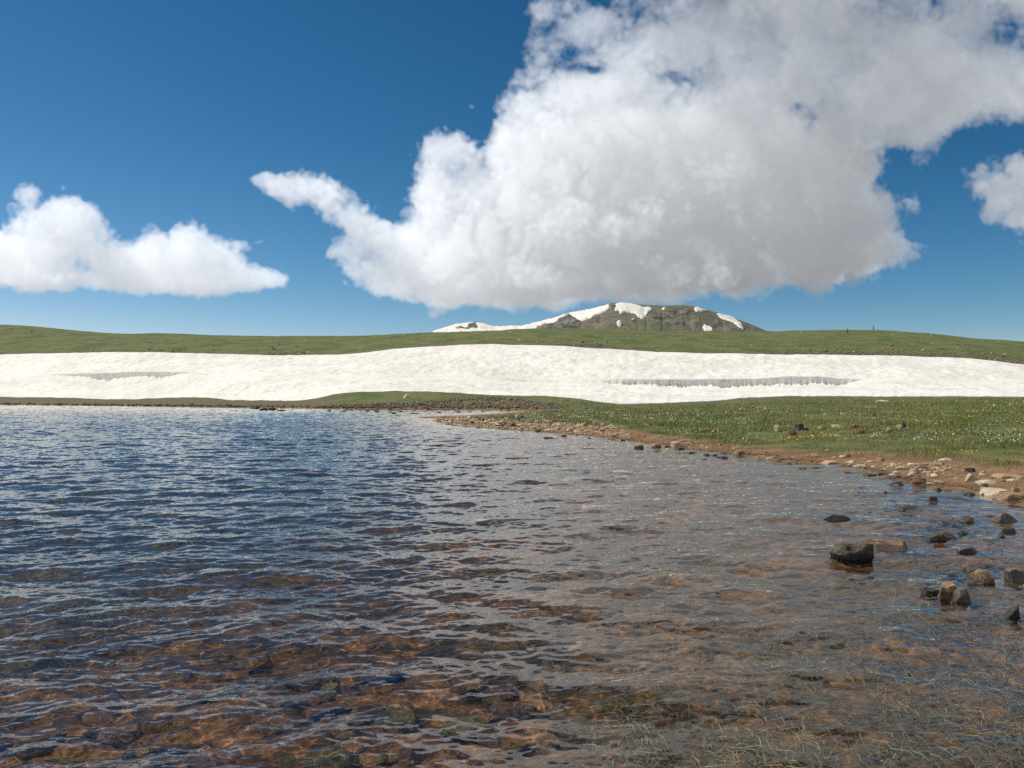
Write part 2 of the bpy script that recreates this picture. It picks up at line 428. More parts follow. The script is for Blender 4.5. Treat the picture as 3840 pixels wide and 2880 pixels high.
# ------------------------------------------------------------------ materials of the land
def ground_material():
    m, nt, b = new_mat("ground", 0.95, 0.15)
    p = nd(nt, 'ShaderNodeNewGeometry').outputs['Position']
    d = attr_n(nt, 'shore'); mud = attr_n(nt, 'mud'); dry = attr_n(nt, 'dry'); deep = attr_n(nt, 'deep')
    n1 = noise_n(nt, p, 0.16, 5, 0.6); n2 = noise_n(nt, p, 1.3, 5, 0.65); n3 = noise_n(nt, p, 9.0, 4, 0.7); n4 = noise_n(nt, p, 45.0, 3, 0.7)
    g = mix_n(nt, ramp_n(nt, n1, 0.42, 0.58), (0.070, 0.108, 0.034), (0.132, 0.146, 0.054))
    g = mix_n(nt, ramp_n(nt, n2, 0.45, 0.72), g, (0.185, 0.165, 0.085))
    g = mix_n(nt, ramp_n(nt, n3, 0.50, 0.75, 0, .75), g, (0.036, 0.056, 0.020))
    br = mix_n(nt, ramp_n(nt, n2, 0.35, 0.65), (0.105, 0.085, 0.055), (0.16, 0.13, 0.09))
    dn = math_n(nt, 'ADD', dry, math_n(nt, 'MULTIPLY_ADD', n2, 0.9, -0.45))
    g = mix_n(nt, ramp_n(nt, dn, 0.35, 0.75, 0, .85), g, br)
    # bare earth near the water
    e = mix_n(nt, ramp_n(nt, n3, 0.3, 0.7), (0.205, 0.110, 0.056), (0.30, 0.18, 0.10))
    e = mix_n(nt, ramp_n(nt, n4, 0.52, 0.70, 0, .8), e, (0.38, 0.29, 0.18))
    wet = ramp_n(nt, math_n(nt, 'MULTIPLY_ADD', n2, 0.25, d), 0.10, 0.50, 0.42, 1.0)
    e = mix_n(nt, ramp_n(nt, noise_n(nt, p, 0.7, 4, .6), .42, .62, 0, .7), e, (0.135, 0.085, 0.048))
    we = nd(nt, 'ShaderNodeVectorMath', operation='SCALE'); lk(nt, e, we.inputs[0]); lk(nt, wet, we.inputs['Scale'])
    mn = math_n(nt, 'ADD', mud, math_n(nt, 'MULTIPLY_ADD', n2, 0.8, math_n(nt, 'MULTIPLY_ADD', n3, 0.5, -0.65)))
    land = mix_n(nt, ramp_n(nt, mn, 0.38, 0.62), g, we.outputs[0])
    # lake bed: silt, weed and stones
    v = nd(nt, 'ShaderNodeTexVoronoi', feature='F1'); v.inputs['Scale'].default_value = 5.5; v.inputs['Randomness'].default_value = 1.0
    wv = nd(nt, 'ShaderNodeVectorMath', operation='ADD'); lk(nt, p, wv.inputs[0])
    nv = nd(nt, 'ShaderNodeVectorMath', operation='SCALE'); lk(nt, noise_n(nt, p, 4.0, 3, .6, out=1), nv.inputs[0]); nv.inputs['Scale'].default_value = 0.22; lk(nt, nv.outputs[0], wv.inputs[1])
    lk(nt, wv.outputs[0], v.inputs['Vector'])
    st = mix_n(nt, ramp_n(nt, n2, 0.38, 0.62), (0.27, 0.130, 0.040), (0.120, 0.062, 0.022))
    st = mix_n(nt, ramp_n(nt, v.outputs['Distance'], 0.35, 0.62, 0, .75), st, (0.030, 0.022, 0.014))
    st = mix_n(nt, ramp_n(nt, n3, 0.50, 0.72, 0, .6), st, (0.36, 0.21, 0.085))
    st = mix_n(nt, ramp_n(nt, n1, 0.45, 0.6, 0, .5), st, (0.07, 0.065, 0.03))
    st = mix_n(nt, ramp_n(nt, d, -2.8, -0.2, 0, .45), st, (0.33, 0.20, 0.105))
    st = mix_n(nt, deep, st, (0.055, 0.050, 0.040))  # bed colour darkened with depth, in place of light absorbed by the water
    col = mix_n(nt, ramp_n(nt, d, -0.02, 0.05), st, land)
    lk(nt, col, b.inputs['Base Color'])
    h = math_n(nt, 'MULTIPLY_ADD', n3, 0.06, math_n(nt, 'MULTIPLY', n4, 0.02))
    lk(nt, bump_n(nt, h, 1.0, 0.8), b.inputs['Normal'])
    return m
M_ground = ground_material()

def snow_material():
    m, nt, b = new_mat("snow", 0.7, 0.25)
    p = nd(nt, 'ShaderNodeNewGeometry').outputs['Position']
    n1 = noise_n(nt, p, 0.08, 4); n2 = noise_n(nt, scaled_pos(nt, (1.0, 0.35, 2.0)), 0.9, 6, 0.65); n3 = noise_n(nt, scaled_pos(nt, (2.2, .25, 1.0)), 1.0, 4, 0.7)
    c = mix_n(nt, ramp_n(nt, n1, 0.40, 0.60), (0.80, 0.785, 0.735), (0.72, 0.70, 0.645))
    c = mix_n(nt, ramp_n(nt, n2, 0.52, 0.70, 0, .6), c, (0.50, 0.46, 0.40))
    n4 = noise_n(nt, scaled_pos(nt, (0.8, 1.3, 1.0)), 1.0, 4, 0.7)
    c = mix_n(nt, ramp_n(nt, n4, 0.57, 0.69, 0, .75), c, (0.32, 0.29, 0.25))
    lk(nt, c, b.inputs['Base Color'])
    h = math_n(nt, 'MULTIPLY_ADD', n2, 0.35, math_n(nt, 'MULTIPLY', n3, 0.45))
    lk(nt, bump_n(nt, h, 0.20, 1.0), b.inputs['Normal'])
    return m
M_snow = snow_material()

# ------------------------------------------------------------------ ground sheet
gpx = np.concatenate([np.arange(-2400, -150, 75.0), np.arange(-150, 4000, 14.0), np.arange(4000, 6401, 60.0)])
gY = np.concatenate([np.geomspace(1.2, 95, 430), np.linspace(95.5, 205, 200), np.linspace(206, 330, 110), np.geomspace(334, 2300, 26)])
GX = (gpx[None, :] - CX) / F * gY[:, None]; GY = np.repeat(gY[:, None], len(gpx), 1)
GD = shore_dist(GX, GY)
GZ = land_z(GX, GY, GD)
PXg = np.repeat(gpx[None, :], len(gY), 0)
Y1g, _, _, _, Y2g, _ = knots(PXg)
g_dry = np.maximum(np.exp(-np.abs(GY - Y1g + 1) / np.where(PXg > 2300, 9.0, 3.0)) * .8, np.exp(-np.abs(GY - Y2g) / 7.0) * .9) + np.where(GY > 290, .25, 0)
g_dry = np.maximum(g_dry, 0.75 * sstep(GY, 84, 92) * (1 - sstep(PXg, 1150, 1400)) * (GY < Y1g))
g_dry = np.maximum(g_dry, 0.65 * (1 - sstep(PXg, 2050, 2250)) * (GY < Y1g - 6) * (GY > 80) * (GD < 5))
g_mud = 1 - np.clip(GD / mud_w(PXg), 0, 2) * 0.5
g_mud = np.where((GY > 78) & (PXg < 2420), g_mud - .75, g_mud)
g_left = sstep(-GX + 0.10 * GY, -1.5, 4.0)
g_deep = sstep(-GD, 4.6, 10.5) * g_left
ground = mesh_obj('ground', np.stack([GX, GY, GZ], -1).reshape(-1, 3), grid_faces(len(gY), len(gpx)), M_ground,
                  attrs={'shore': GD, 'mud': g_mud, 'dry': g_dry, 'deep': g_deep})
tag(ground, kind='structure')
# the shore behind the photographer
bx, by = np.meshgrid(np.linspace(-60, 60, 61), np.linspace(-60, 1.2, 31))
bd = shore_dist(bx, by)
bz = np.where(bd > 0, 0.2 * (1 - np.exp(-bd)) + 0.01 * bd, np.maximum(-0.05 * np.abs(bd), -.6)) - 0.004
back = mesh_obj('shore', np.stack([bx, by, bz], -1).reshape(-1, 3), grid_faces(31, 61), M_ground,
                attrs={'shore': bd, 'mud': 1 - np.clip(bd / 4, 0, 2) * .5, 'dry': bd * 0, 'deep': bd * 0})
tag(back, kind='structure')

# ------------------------------------------------------------------ snow field on the slope
spx = np.concatenate([np.arange(-1500, -60, 30.0), np.arange(-60, 3900, 3.5), np.arange(3900, 5400, 30.0)])
Y1, z1, Yl, zl, Y2, z2 = knots(spx)
fh = face_px(spx) * 0.86 * (1 + .25 * vnoise(spx, spx * 0, 70, 59))
flute = .5 * vnoise(spx, spx * 0, 60, 51) + 0.8 * vnoise(spx, spx * 0, 10, 52) + 0.9 * vnoise(spx, spx * 0, 5.2, 56)
fh = fh * np.clip(1 + 0.15 * flute, 0.3, 1.7)
zf = hz(lip_py(spx) + fh, Yl)
_k = np.exp(-0.5 * (np.arange(-30, 31) / 10.0) ** 2); _k /= _k.sum()
zfs = np.convolve(np.pad(zf, 30, mode='edge'), _k, 'valid'); fhs = np.convolve(np.pad(fh, 30, mode='edge'), _k, 'valid')
rows = []
def add_row(y, z): rows.append((y, z))
g1 = land_z((spx - CX) / F * Y1, Y1)
add_row(Y1 - 0.02, z1 - 0.5); add_row(Y1, z1 + 0.02); add_row(Y1 + 0.5, z1 + 0.12)
und = lambda y: 0.16 * fbm((spx - CX) / F * y, y, 9.0, 4, 61) + 0.125 * fbm((spx - CX) / F * y * 1.0, y * 0.5, 1.6, 3, 66)
for t in np.linspace(0.012, 1, 44):
    Yf = Yl - 0.22 - 0.0175 * fh - 0.10 * np.clip(fh / 12, 0, 1) * (vnoise(spx, spx * 0, 13, 57) + .8 * vnoise(spx, spx * 0, 7, 58) + .4)
    Yfs = Yl - 0.22 - 0.0175 * fhs; e1 = float(np.clip((t - .86) / .14, 0, 1))
    y = Y1 + 0.5 + t * (Yfs + (Yf - Yfs) * e1 - Y1 - 0.5)
    # lower apron: gently hollow below the lip
    z = z1 + 0.12 * (1 - t) + (zfs + (zf - zfs) * e1 - z1) * (t ** 0.92)
    fl = 0.016 * (vnoise(spx, y * 0.8, 10, 53) + .9 * vnoise(spx, y * 1.1, 5.5, 54)) * sstep(np.full_like(spx, t), .7, 1.0) * np.clip(fh / 14 + .25, .25, 1)
    e = np.sin(math.pi * min(t * 1.0, 1))
    add_row(y, z + und(y) * e + fl)
for t in np.linspace(0.12, 1, 8):
    y = Yf + t * (Yl - Yf); k = t ** 0.85
    add_row(y, zf + (zl - zf) * k)
for t in np.linspace(0.006, 1, 64):
    y = Yl + t * (Y2 - Yl - 0.3); z = zl + (z2 + .05 - zl) * t
    bulge = 0.0
    e = sstep(np.full_like(spx, t), 0, .06) * (1 - sstep(np.full_like(spx, t), .9, 1))
    add_row(y, z + und(y) * e + bulge)
add_row(Y2, z2 - 0.3)
RY = np.stack([r[0] for r in rows]); RZ = np.stack([r[1] for r in rows]); RX = (spx[None] - CX) / F * RY
snow = mesh_obj('snow_field', np.stack([RX, RY, RZ], -1).reshape(-1, 3), grid_faces(len(rows), len(spx)), M_snow)
tag(snow, kind='structure')

# ------------------------------------------------------------------ mountain behind the ridge
def in_poly(px, py, poly):
    r = np.zeros(px.shape, bool); n = len(poly)
    for k in range(n):
        ax, ay = poly[k]; bx, by = poly[(k + 1) % n]
        with np.errstate(divide='ignore', invalid='ignore'):
            r ^= ((ay > py) != (by > py)) & (px < (bx - ax) * (py - ay) / (by - ay + 1e-9) + ax)
    return r
def zc(*pts): return [(1500 + 0.651 * x, 1080 + 0.651 * y) for x, y in pts]
crest = [(1400, 1262), (1560, 1254)] + zc((190, 253), (300, 214), (400, 196), (470, 202), (560, 220), (640, 218), (750, 205), (850, 180), (960, 146), (1080, 122), (1180, 95), (1240, 82), (1300, 84), (1380, 94), (1520, 101),
            (1640, 97), (1720, 107), (1800, 133), (1900, 163), (2000, 200), (2120, 250)) + [(2960, 1275), (3100, 1300)]
crest_py = curve(crest, 6)
mpx = np.arange(1420, 3080, 3.5)
mt = np.linspace(0, 1.25, 90)
YC = 2900 + 120 * np.sin(mpx / 210.0); YB = 2150 + 0 * mpx
MY = np.where(mt[:, None] <= 1, YB + (YC - YB) * mt[:, None], YC + 900 * (mt[:, None] - 1))
zcr = hz(crest_py(mpx), YC); zb0 = hz(1300, YB)
tt = np.minimum(mt, 1)[:, None]
MX = (mpx[None] - CX) / F * MY
MZ = zb0 + (zcr - zb0) * tt ** 1.08 - 60 * np.maximum(mt[:, None] - 1, 0) / .25
env = np.sin(math.pi * np.clip(tt, 0, 1)) ** 0.7
rgd = 1 - np.abs(fbm(MX, MY * 0.6, 170, 4, 71))
MZ = MZ + env * (10 * (rgd - .6) + 5 * fbm(MX, MY, 60, 3, 75))
MPX = MX / MY * F + CX; MPY = HY - (MZ - EYE) / MY * F
crag_polys = [zc((800, 232), (880, 210), (930, 172), (975, 158), (1020, 180), (1045, 205), (1035, 245), (800, 245)),
              zc((312, 235), (330, 220), (400, 225), (400, 205), (425, 203), (450, 225), (445, 238)),
              zc((1200, 100), (1225, 90), (1245, 100), (1235, 125), (1215, 118)),
              zc((1440, 195), (1460, 165), (1560, 130), (1640, 112), (1690, 125), (1640, 150), (1560, 165), (1480, 200)),
              zc((1560, 195), (1640, 185), (1650, 210), (1560, 215)),
              zc((1810, 190), (1835, 185), (1835, 225), (1800, 215))]
wob = lambda s: 5.0 * vnoise(MPX, MPY, 22, s) + 2.5 * vnoise(MPX, MPY, 8, s + 1)
m_rock = np.zeros_like(MX)
for k, q in enumerate(crag_polys): m_rock = np.maximum(m_rock, in_poly(MPX + wob(80 + k), MPY + .6 * wob(90 + k), q))
gully = np.abs(fbm(MPX, MPY * .35, 60, 4, 181))
MZ = MZ - 3.5 * env * np.clip(.35 - gully, 0, 1) / .35 * np.clip(tt * 3, 0, 1)
MZ = MZ + m_rock * (5 * np.abs(fbm(MX, MY, 26, 3, 77)) + 1)
m_shade = np.clip((MPX - 2700) / 60, 0, 1)
def mountain_material():
    m, nt, b = new_mat("mountain", 0.95, 0.1)
    p = nd(nt, 'ShaderNodeNewGeometry').outputs['Position']
    n1 = noise_n(nt, p, 0.006, 6, 0.62); n2 = noise_n(nt, p, 0.03, 6, 0.7)
    c = mix_n(nt, ramp_n(nt, n1, .40, .60), (0.145, 0.150, 0.100), (0.185, 0.172, 0.135))  # slope colours made paler in place of distance haze
    c = mix_n(nt, ramp_n(nt, n2, .48, .64, 0, .8), c, (0.095, 0.090, 0.083))
    r = mix_n(nt, ramp_n(nt, n2, .40, .62), (0.085, 0.083, 0.078), (0.22, 0.21, 0.185))
    c = mix_n(nt, attr_n(nt, 'crag'), c, r)
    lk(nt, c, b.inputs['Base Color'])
    lk(nt, bump_n(nt, n2, 12.0, 0.8), b.inputs['Normal'])
    return m
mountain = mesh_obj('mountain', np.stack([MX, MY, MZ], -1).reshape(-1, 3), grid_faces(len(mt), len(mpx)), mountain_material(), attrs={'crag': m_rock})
tag(mountain, kind='structure')
snow_polys = [
    zc((180, 262), (192, 250), (300, 217), (400, 199), (470, 206), (560, 224), (650, 222), (760, 208), (850, 186), (960, 152), (1080, 128), (1185, 101), (1205, 95), (1212, 118), (1190, 135), (1120, 160), (1065, 185), (1042, 193), (1010, 170), (975, 158), (930, 172), (880, 200), (840, 206), (790, 228), (770, 262)),
    zc((1243, 93), (1262, 86), (1310, 88), (1370, 100), (1410, 112), (1445, 112), (1454, 128), (1425, 150), (1405, 178), (1390, 182), (1375, 166), (1330, 195), (1328, 188), (1370, 163), (1355, 150), (1300, 145), (1268, 155), (1270, 140), (1240, 130), (1236, 110)),
    zc((1250, 195), (1270, 190), (1282, 208), (1268, 224), (1248, 210)),
    zc((1502, 120), (1525, 112), (1534, 118), (1515, 128)),
    zc((1694, 112), (1720, 112), (1775, 134), (1735, 142), (1705, 134)),
    zc((1812, 150), (1860, 152), (1920, 172), (1965, 200), (1980, 226), (1975, 240), (1950, 225), (1915, 200), (1860, 175)),
    zc((1738, 218), (1755, 212), (1772, 222), (1795, 228), (1803, 243), (1785, 252), (1755, 250)),
    zc((1455, 101), (1490, 101), (1485, 105), (1460, 105)),
]
nr, nc = MX.shape
for k, q in enumerate(snow_polys):
    msk = in_poly(MPX + .35 * wob(100 + k), MPY + .35 * wob(110 + k), q) & (mt[:, None] <= 1.0) & ((m_rock < .5) | (k > 2))
    if k == 0: msk |= False
    if msk.sum() < 4: msk = in_poly(MPX, MPY, q) & (mt[:, None] <= 1.0)
    q_ = msk.copy(); q_[1:] |= msk[:-1]; q_[:, 1:] |= msk[:, :-1]; q_[:, :-1] |= msk[:, 1:]; msk = q_ & (mt[:, None] <= 1.0)
    f = (msk[:-1, :-1] & msk[1:, :-1] & msk[:-1, 1:] & msk[1:, 1:])
    if not f.any(): continue
    used = np.zeros((nr, nc), bool)
    used[:-1, :-1] |= f; used[1:, :-1] |= f; used[:-1, 1:] |= f; used[1:, 1:] |= f
    inner = np.zeros((nr, nc), bool)
    inner[1:-1, 1:-1] = f[:-1, :-1] & f[1:, :-1] & f[:-1, 1:] & f[1:, 1:]
    lift = np.where(inner, 3.5, -0.6)
    idx = -np.ones((nr, nc), int); idx[used] = np.arange(used.sum())
    fa = np.stack([idx[:-1, :-1][f], idx[:-1, 1:][f], idx[1:, 1:][f], idx[1:, :-1][f]], -1)
    sp = mesh_obj('snow_patch', np.stack([MX[used], MY[used] - lift[used] * .7, MZ[used] + lift[used]], -1), fa, M_snow, parent=mountain)

# ------------------------------------------------------------------ lake surface
def wave_tile(n, L, seed, wind, spread, lam_peak, slope, lam_min):
    r = np.random.default_rng(seed)
    k1 = np.fft.fftfreq(n, L / n) * 2 * math.pi; KX, KY = np.meshgrid(k1, k1, indexing='ij')
    K = np.sqrt(KX ** 2 + KY ** 2); K[0, 0] = 1
    kp = 2 * math.pi / lam_peak
    P = np.exp(-0.75 * (kp / K) ** 2.2) * K ** -3.5 * np.exp(-(K * lam_min / (2 * math.pi)) ** 2)
    th = np.arctan2(KY, KX) - wind
    P = P * (np.abs(np.cos(th / 2)) ** (2 * spread) + 0.03)
    P[0, 0] = 0
    A = np.sqrt(P) * (r.standard_normal((n, n)) + 1j * r.standard_normal((n, n)))
    h = np.fft.ifft2(A); dx = np.fft.ifft2(1j * KX / K * A); dy = np.fft.ifft2(1j * KY / K * A); sx = np.fft.ifft2(1j * KX * A); sy = np.fft.ifft2(1j * KY * A)
    sc = slope / math.sqrt((sx.real ** 2 + sy.real ** 2).mean())
    return (h.real * sc).astype(np.float32), (dx.real * sc).astype(np.float32), (dy.real * sc).astype(np.float32), n, L

def sample_tile(T, x, y, ang=0.0, off=0.0):
    h, dx, dy, n, L = T
    c, s = math.cos(ang), math.sin(ang)
    u = ((x * c + y * s) / L * n + off) % n; v = ((-x * s + y * c) / L * n + off * 1.7) % n
    i = u.astype(np.int64); j = v.astype(np.int64); a = (u - i).astype(np.float32); b = (v - j).astype(np.float32); i %= n; j %= n
    i1 = (i + 1) % n; j1 = (j + 1) % n
    q = lambda t: (t[i, j] * (1 - a) + t[i1, j] * a) * (1 - b) + (t[i, j1] * (1 - a) + t[i1, j1] * a) * b
    X, Y = q(dx), q(dy)
    return q(h), X * c - Y * s, X * s + Y * c

WIND = rad(-90)
T1 = wave_tile(1024, 11.0, 1, WIND + rad(22), 8, 0.34, WAVE_SLOPE, 0.037)
T2 = wave_tile(1024, 7.3, 2, WIND - rad(26), 7, 0.18, WAVE_SLOPE * .7, 0.032)
T3 = wave_tile(512, 47.0, 3, WIND + rad(8), 5, 1.3, 0.10, 0.35)
wpx = np.concatenate([np.arange(-900, -60, 20.0), np.arange(-60, 3900, 7.0), np.arange(3900, 4900, 20.0)])
wY = np.concatenate([np.geomspace(1.6, 24, 700)[:-1], np.arange(24, 50, 0.095), np.arange(50, 75, 0.16), np.geomspace(75, 196, 300)])
WX = (wpx[None] - CX) / F * wY[:, None]; WY = np.repeat(wY[:, None], len(wpx), 1)
WD = -shore_dist(WX, WY)
calm = np.clip(WD / 2.0, 0.50, 1.0) * (1 - 0.22 * sstep(WX - 0.18 * WY, -1.5, 3.0) * sstep(60 - WY, 0, 25))
calm *= 1 - .15 * sstep(WY, 72, 80) * sstep(WX, -30, -18)
h1, ax, ay = sample_tile(T1, WX, WY); h2, bx_, by_ = sample_tile(T2, WX, WY, rad(11), 37.0); h3, cx_, cy_ = sample_tile(T3, WX, WY, rad(-7))
gust = 1 + 0.35 * fbm(WX, WY * .6, 9.0, 3, 131)
amp = calm * np.clip(gust, .45, 1.6)
CH = 1.1
wz = (h1 + h2) * amp + h3 * calm
wx = WX + CH * (ax + bx_) * amp; wy = WY + CH * (ay + by_) * amp
fw = grid_faces(len(wY), len(wpx))
keep = (WD > -0.9).ravel()
fw = fw[keep[fw].all(1)]
used = np.unique(fw); remap = -np.ones(WX.size, int); remap[used] = np.arange(len(used))
def water_material():
    m = bpy.data.materials.new("water"); m.use_nodes = True
    nt = m.node_tree; nt.nodes.clear()
    out = nd(nt, 'ShaderNodeOutputMaterial')
    p = nd(nt, 'ShaderNodeNewGeometry')
    # capillary ripples as small tilts of the surface
    def tilt(vec_scale, scale, det):
        n = nd(nt, 'ShaderNodeTexNoise'); n.inputs['Scale'].default_value = scale; n.inputs['Detail'].default_value = det; n.inputs['Roughness'].default_value = 0.6
        lk(nt, scaled_pos(nt, vec_scale), n.inputs['Vector'])
        s = nd(nt, 'ShaderNodeVectorMath', operation='SUBTRACT'); lk(nt, n.outputs[1], s.inputs[0]); s.inputs[1].default_value = (.5, .5, .5)
        return s.outputs[0]
    t1 = tilt((0.55, 1.0, 0.0), 9.0, 3)
    sc = nd(nt, 'ShaderNodeVectorMath', operation='MULTIPLY'); lk(nt, t1, sc.inputs[0])
    r = attr_n(nt, 'ripple'); cr = nd(nt, 'ShaderNodeCombineXYZ'); lk(nt, math_n(nt, 'MULTIPLY', r, 0.6), cr.inputs[0]); lk(nt, r, cr.inputs[1]); lk(nt, cr.outputs[0], sc.inputs[1])
    ad = nd(nt, 'ShaderNodeVectorMath', operation='ADD'); lk(nt, p.outputs['Normal'], ad.inputs[0]); lk(nt, sc.outputs[0], ad.inputs[1])
    no = nd(nt, 'ShaderNodeVectorMath', operation='NORMALIZE'); lk(nt, ad.outputs[0], no.inputs[0])
    if WATER_MODE == 'glass':
        g = nd(nt, 'ShaderNodeBsdfGlass'); g.inputs['IOR'].default_value = 1.333; g.inputs['Roughness'].default_value = 0.0; g.inputs['Color'].default_value = (1, 1, 1, 1)
        lk(nt, no.outputs[0], g.inputs['Normal'])
        lk(nt, g.outputs[0], out.inputs[0])
    else:
        fr = nd(nt, 'ShaderNodeFresnel'); fr.inputs['IOR'].default_value = 1.333; lk(nt, no.outputs[0], fr.inputs['Normal'])
        tr = nd(nt, 'ShaderNodeBsdfTransparent'); gl = nd(nt, 'ShaderNodeBsdfGlossy'); gl.inputs['Roughness'].default_value = 0.02
        gl.inputs['Color'].default_value = (1, 1, 1, 1)
        tr.inputs['Color'].default_value = (0.86, 0.84, 0.78, 1)
        lk(nt, no.outputs[0], gl.inputs['Normal'])
        mx = nd(nt, 'ShaderNodeMixShader'); lk(nt, fr.outputs[0], mx.inputs[0]); lk(nt, tr.outputs[0], mx.inputs[1]); lk(nt, gl.outputs[0], mx.inputs[2])
        lk(nt, mx.outputs[0], out.inputs[0])
    return m
ripple = RIPPLE * np.clip(calm, .25, 1) * (1 + 2.6 * sstep(WY, 10, 60))
ripple *= 1 - .1 * sstep(WY, 72, 80) * sstep(WX, -30, -18)
lake = mesh_obj('lake_water', np.stack([wx, wy, wz], -1).reshape(-1, 3)[used], remap[fw], water_material(), attrs={'ripple': ripple.ravel()[used]})
tag(lake, kind='structure')
if WATER_MODE == 'glass':
    lake.cycles.is_caustics_caster = True
    sun_data.cycles.is_caustics_light = True
    for o in (ground, back): o.cycles.is_caustics_receiver = True
# ------------------------------------------------------------------ stones
def rock_material(name, base, dark, pale, wetline=False, scale=6.0):
    m, nt, b = new_mat(name, 0.9, 0.25)
    oi = nd(nt, 'ShaderNodeObjectInfo')
    g = nd(nt, 'ShaderNodeNewGeometry')
    p = g.outputs['Position']
    n1 = noise_n(nt, p, scale, 5, 0.65); n2 = noise_n(nt, p, scale * 5, 5, 0.7); n3 = noise_n(nt, p, scale * 22, 3, 0.7)
    c = mix_n(nt, ramp_n(nt, n1, .40, .62), base, dark)
    c = mix_n(nt, ramp_n(nt, n2, .52, .70, 0, .8), c, pale)
    c = mix_n(nt, ramp_n(nt, n3, .55, .75, 0, .7), c, tuple(x * .45 for x in dark))
    hs = nd(nt, 'ShaderNodeHueSaturation'); lk(nt, c, hs.inputs['Color'])
    hs.inputs['Hue'].default_value = 0.5
    lk(nt, ramp_n(nt, oi.outputs['Random'], 0, 1, 0.75, 1.25, False), hs.inputs['Value'])
    c = hs.outputs[0]
    if wetline:
        sp = nd(nt, 'ShaderNodeSeparateXYZ'); lk(nt, p, sp.inputs[0])
        h = math_n(nt, 'ADD', sp.outputs[2], math_n(nt, 'MULTIPLY_ADD', n1, -0.10, math_n(nt, 'MULTIPLY_ADD', n2, -0.05, 0.075)))
        w = ramp_n(nt, h, 0.050, 0.075)
        wc = nd(nt, 'ShaderNodeVectorMath', operation='MULTIPLY'); lk(nt, c, wc.inputs[0]); wc.inputs[1].default_value = (0.26, 0.22, 0.19)
        c = mix_n(nt, w, wc.outputs[0], c)
        lk(nt, ramp_n(nt, w, 0, 1, 0.34, 0.9), b.inputs['Roughness'])
        b.inputs['Specular IOR Level'].default_value = 0.5
    lk(nt, c, b.inputs['Base Color'])
    h = math_n(nt, 'MULTIPLY_ADD', n2, 0.02, math_n(nt, 'MULTIPLY', n3, 0.010))
    lk(nt, bump_n(nt, h, 1.0, 0.5 if wetline else 0.9), b.inputs['Normal'])
    return m
RM = {
    'tan': rock_material('tan_stone', (0.41, 0.30, 0.19), (0.28, 0.19, 0.12), (0.56, 0.46, 0.33)),
    'pale': rock_material('pale_stone', (0.56, 0.49, 0.37), (0.42, 0.34, 0.24), (0.64, 0.58, 0.47)),
    'brown': rock_material('brown_stone', (0.20, 0.12, 0.075), (0.11, 0.065, 0.045), (0.28, 0.19, 0.13)),
    'grey': rock_material('grey_stone', (0.12, 0.115, 0.11), (0.055, 0.052, 0.050), (0.21, 0.20, 0.18)),
    'drab': rock_material('drab_stone', (0.21, 0.17, 0.125), (0.12, 0.095, 0.075), (0.32, 0.27, 0.20)),
    'bluegrey': rock_material('blue_grey_stone', (0.10, 0.115, 0.135), (0.05, 0.058, 0.07), (0.16, 0.17, 0.18)),
    'wetdark': rock_material('wet_dark_stone', (0.125, 0.10, 0.08), (0.055, 0.047, 0.04), (0.21, 0.18, 0.15), True, 9),
    'wetbrown': rock_material('wet_brown_stone', (0.24, 0.155, 0.085), (0.10, 0.065, 0.04), (0.33, 0.24, 0.15), True, 9),
    'wettan': rock_material('wet_tan_stone', (0.44, 0.29, 0.16), (0.27, 0.16, 0.09), (0.52, 0.40, 0.26), True, 9),
    'bed': rock_material('sunken_stone', (0.25, 0.14, 0.06), (0.12, 0.065, 0.03), (0.36, 0.23, 0.11), False, 7),
    'olive': rock_material('weedy_stone', (0.17, 0.135, 0.05), (0.09, 0.07, 0.03), (0.26, 0.21, 0.10), False, 7),
}
_ico = {}
def ico(sub):
    if sub not in _ico:
        bm = bmesh.new(); bmesh.ops.create_icosphere(bm, subdivisions=sub, radius=1.0)
        bm.verts.ensure_lookup_table()
        _ico[sub] = (np.array([v.co[:] for v in bm.verts]), np.array([[v.index for v in f.verts] for f in bm.faces]))
        bm.free()
    return _ico[sub]

def rock_shape(seed, sub=3, block=0.5, cuts=9, rough=0.05, taper=0.15):
    lo, hi = (.80, .96) if block >= .8 else (.55, .90)
    r = np.random.default_rng(seed); V, Fc = ico(sub); V = V.copy()
    e = 2 + 7 * block                                      # rounder .. boxier
    V = V / (np.abs(V) ** e).sum(1, keepdims=True) ** (1 / e)
    for k in range(cuts):
        n = r.standard_normal(3); n[2] = abs(n[2]) * .9; n /= np.linalg.norm(n)
        dmax = (V @ n).max(); dcut = dmax * r.uniform(lo, hi)
        s = V @ n - dcut
        V -= np.maximum(s, 0)[:, None] * n[None] * .97
    for k in range(5):
        f = 1.5 * 1.75 ** k; q = r.standard_normal((3, 3)) * f; ph = r.uniform(0, 6.28, 3)
        w = np.sin(V @ q + ph).sum(1)
        V *= (1 + rough * 0.62 ** k * w)[:, None]
    V[:, :2] *= (1 - taper * (V[:, 2:3] + 1) / 2)
    V -= (V.max(0) + V.min(0)) / 2; V /= (V.max(0) - V.min(0))
    V[:, 2] += .5                                          # unit box, standing on z = 0
    return V, Fc

def rock_mesh(name, seed, mat, **k):
    V, Fc = rock_shape(seed, **k)
    o = mesh_obj(name, V, Fc, mat, smooth=False, link=False); me = o.data; bpy.data.objects.remove(o)
    return me

def place_rock(name, me, x, y, zb, w, d, h, rz=0.0, tilt=(0, 0)):
    o = bpy.data.objects.new(name, me); C.objects.link(o)
    o.location = (x, y, zb); o.scale = (w, d, h); o.rotation_euler = (tilt[0], tilt[1], rz)
    return o

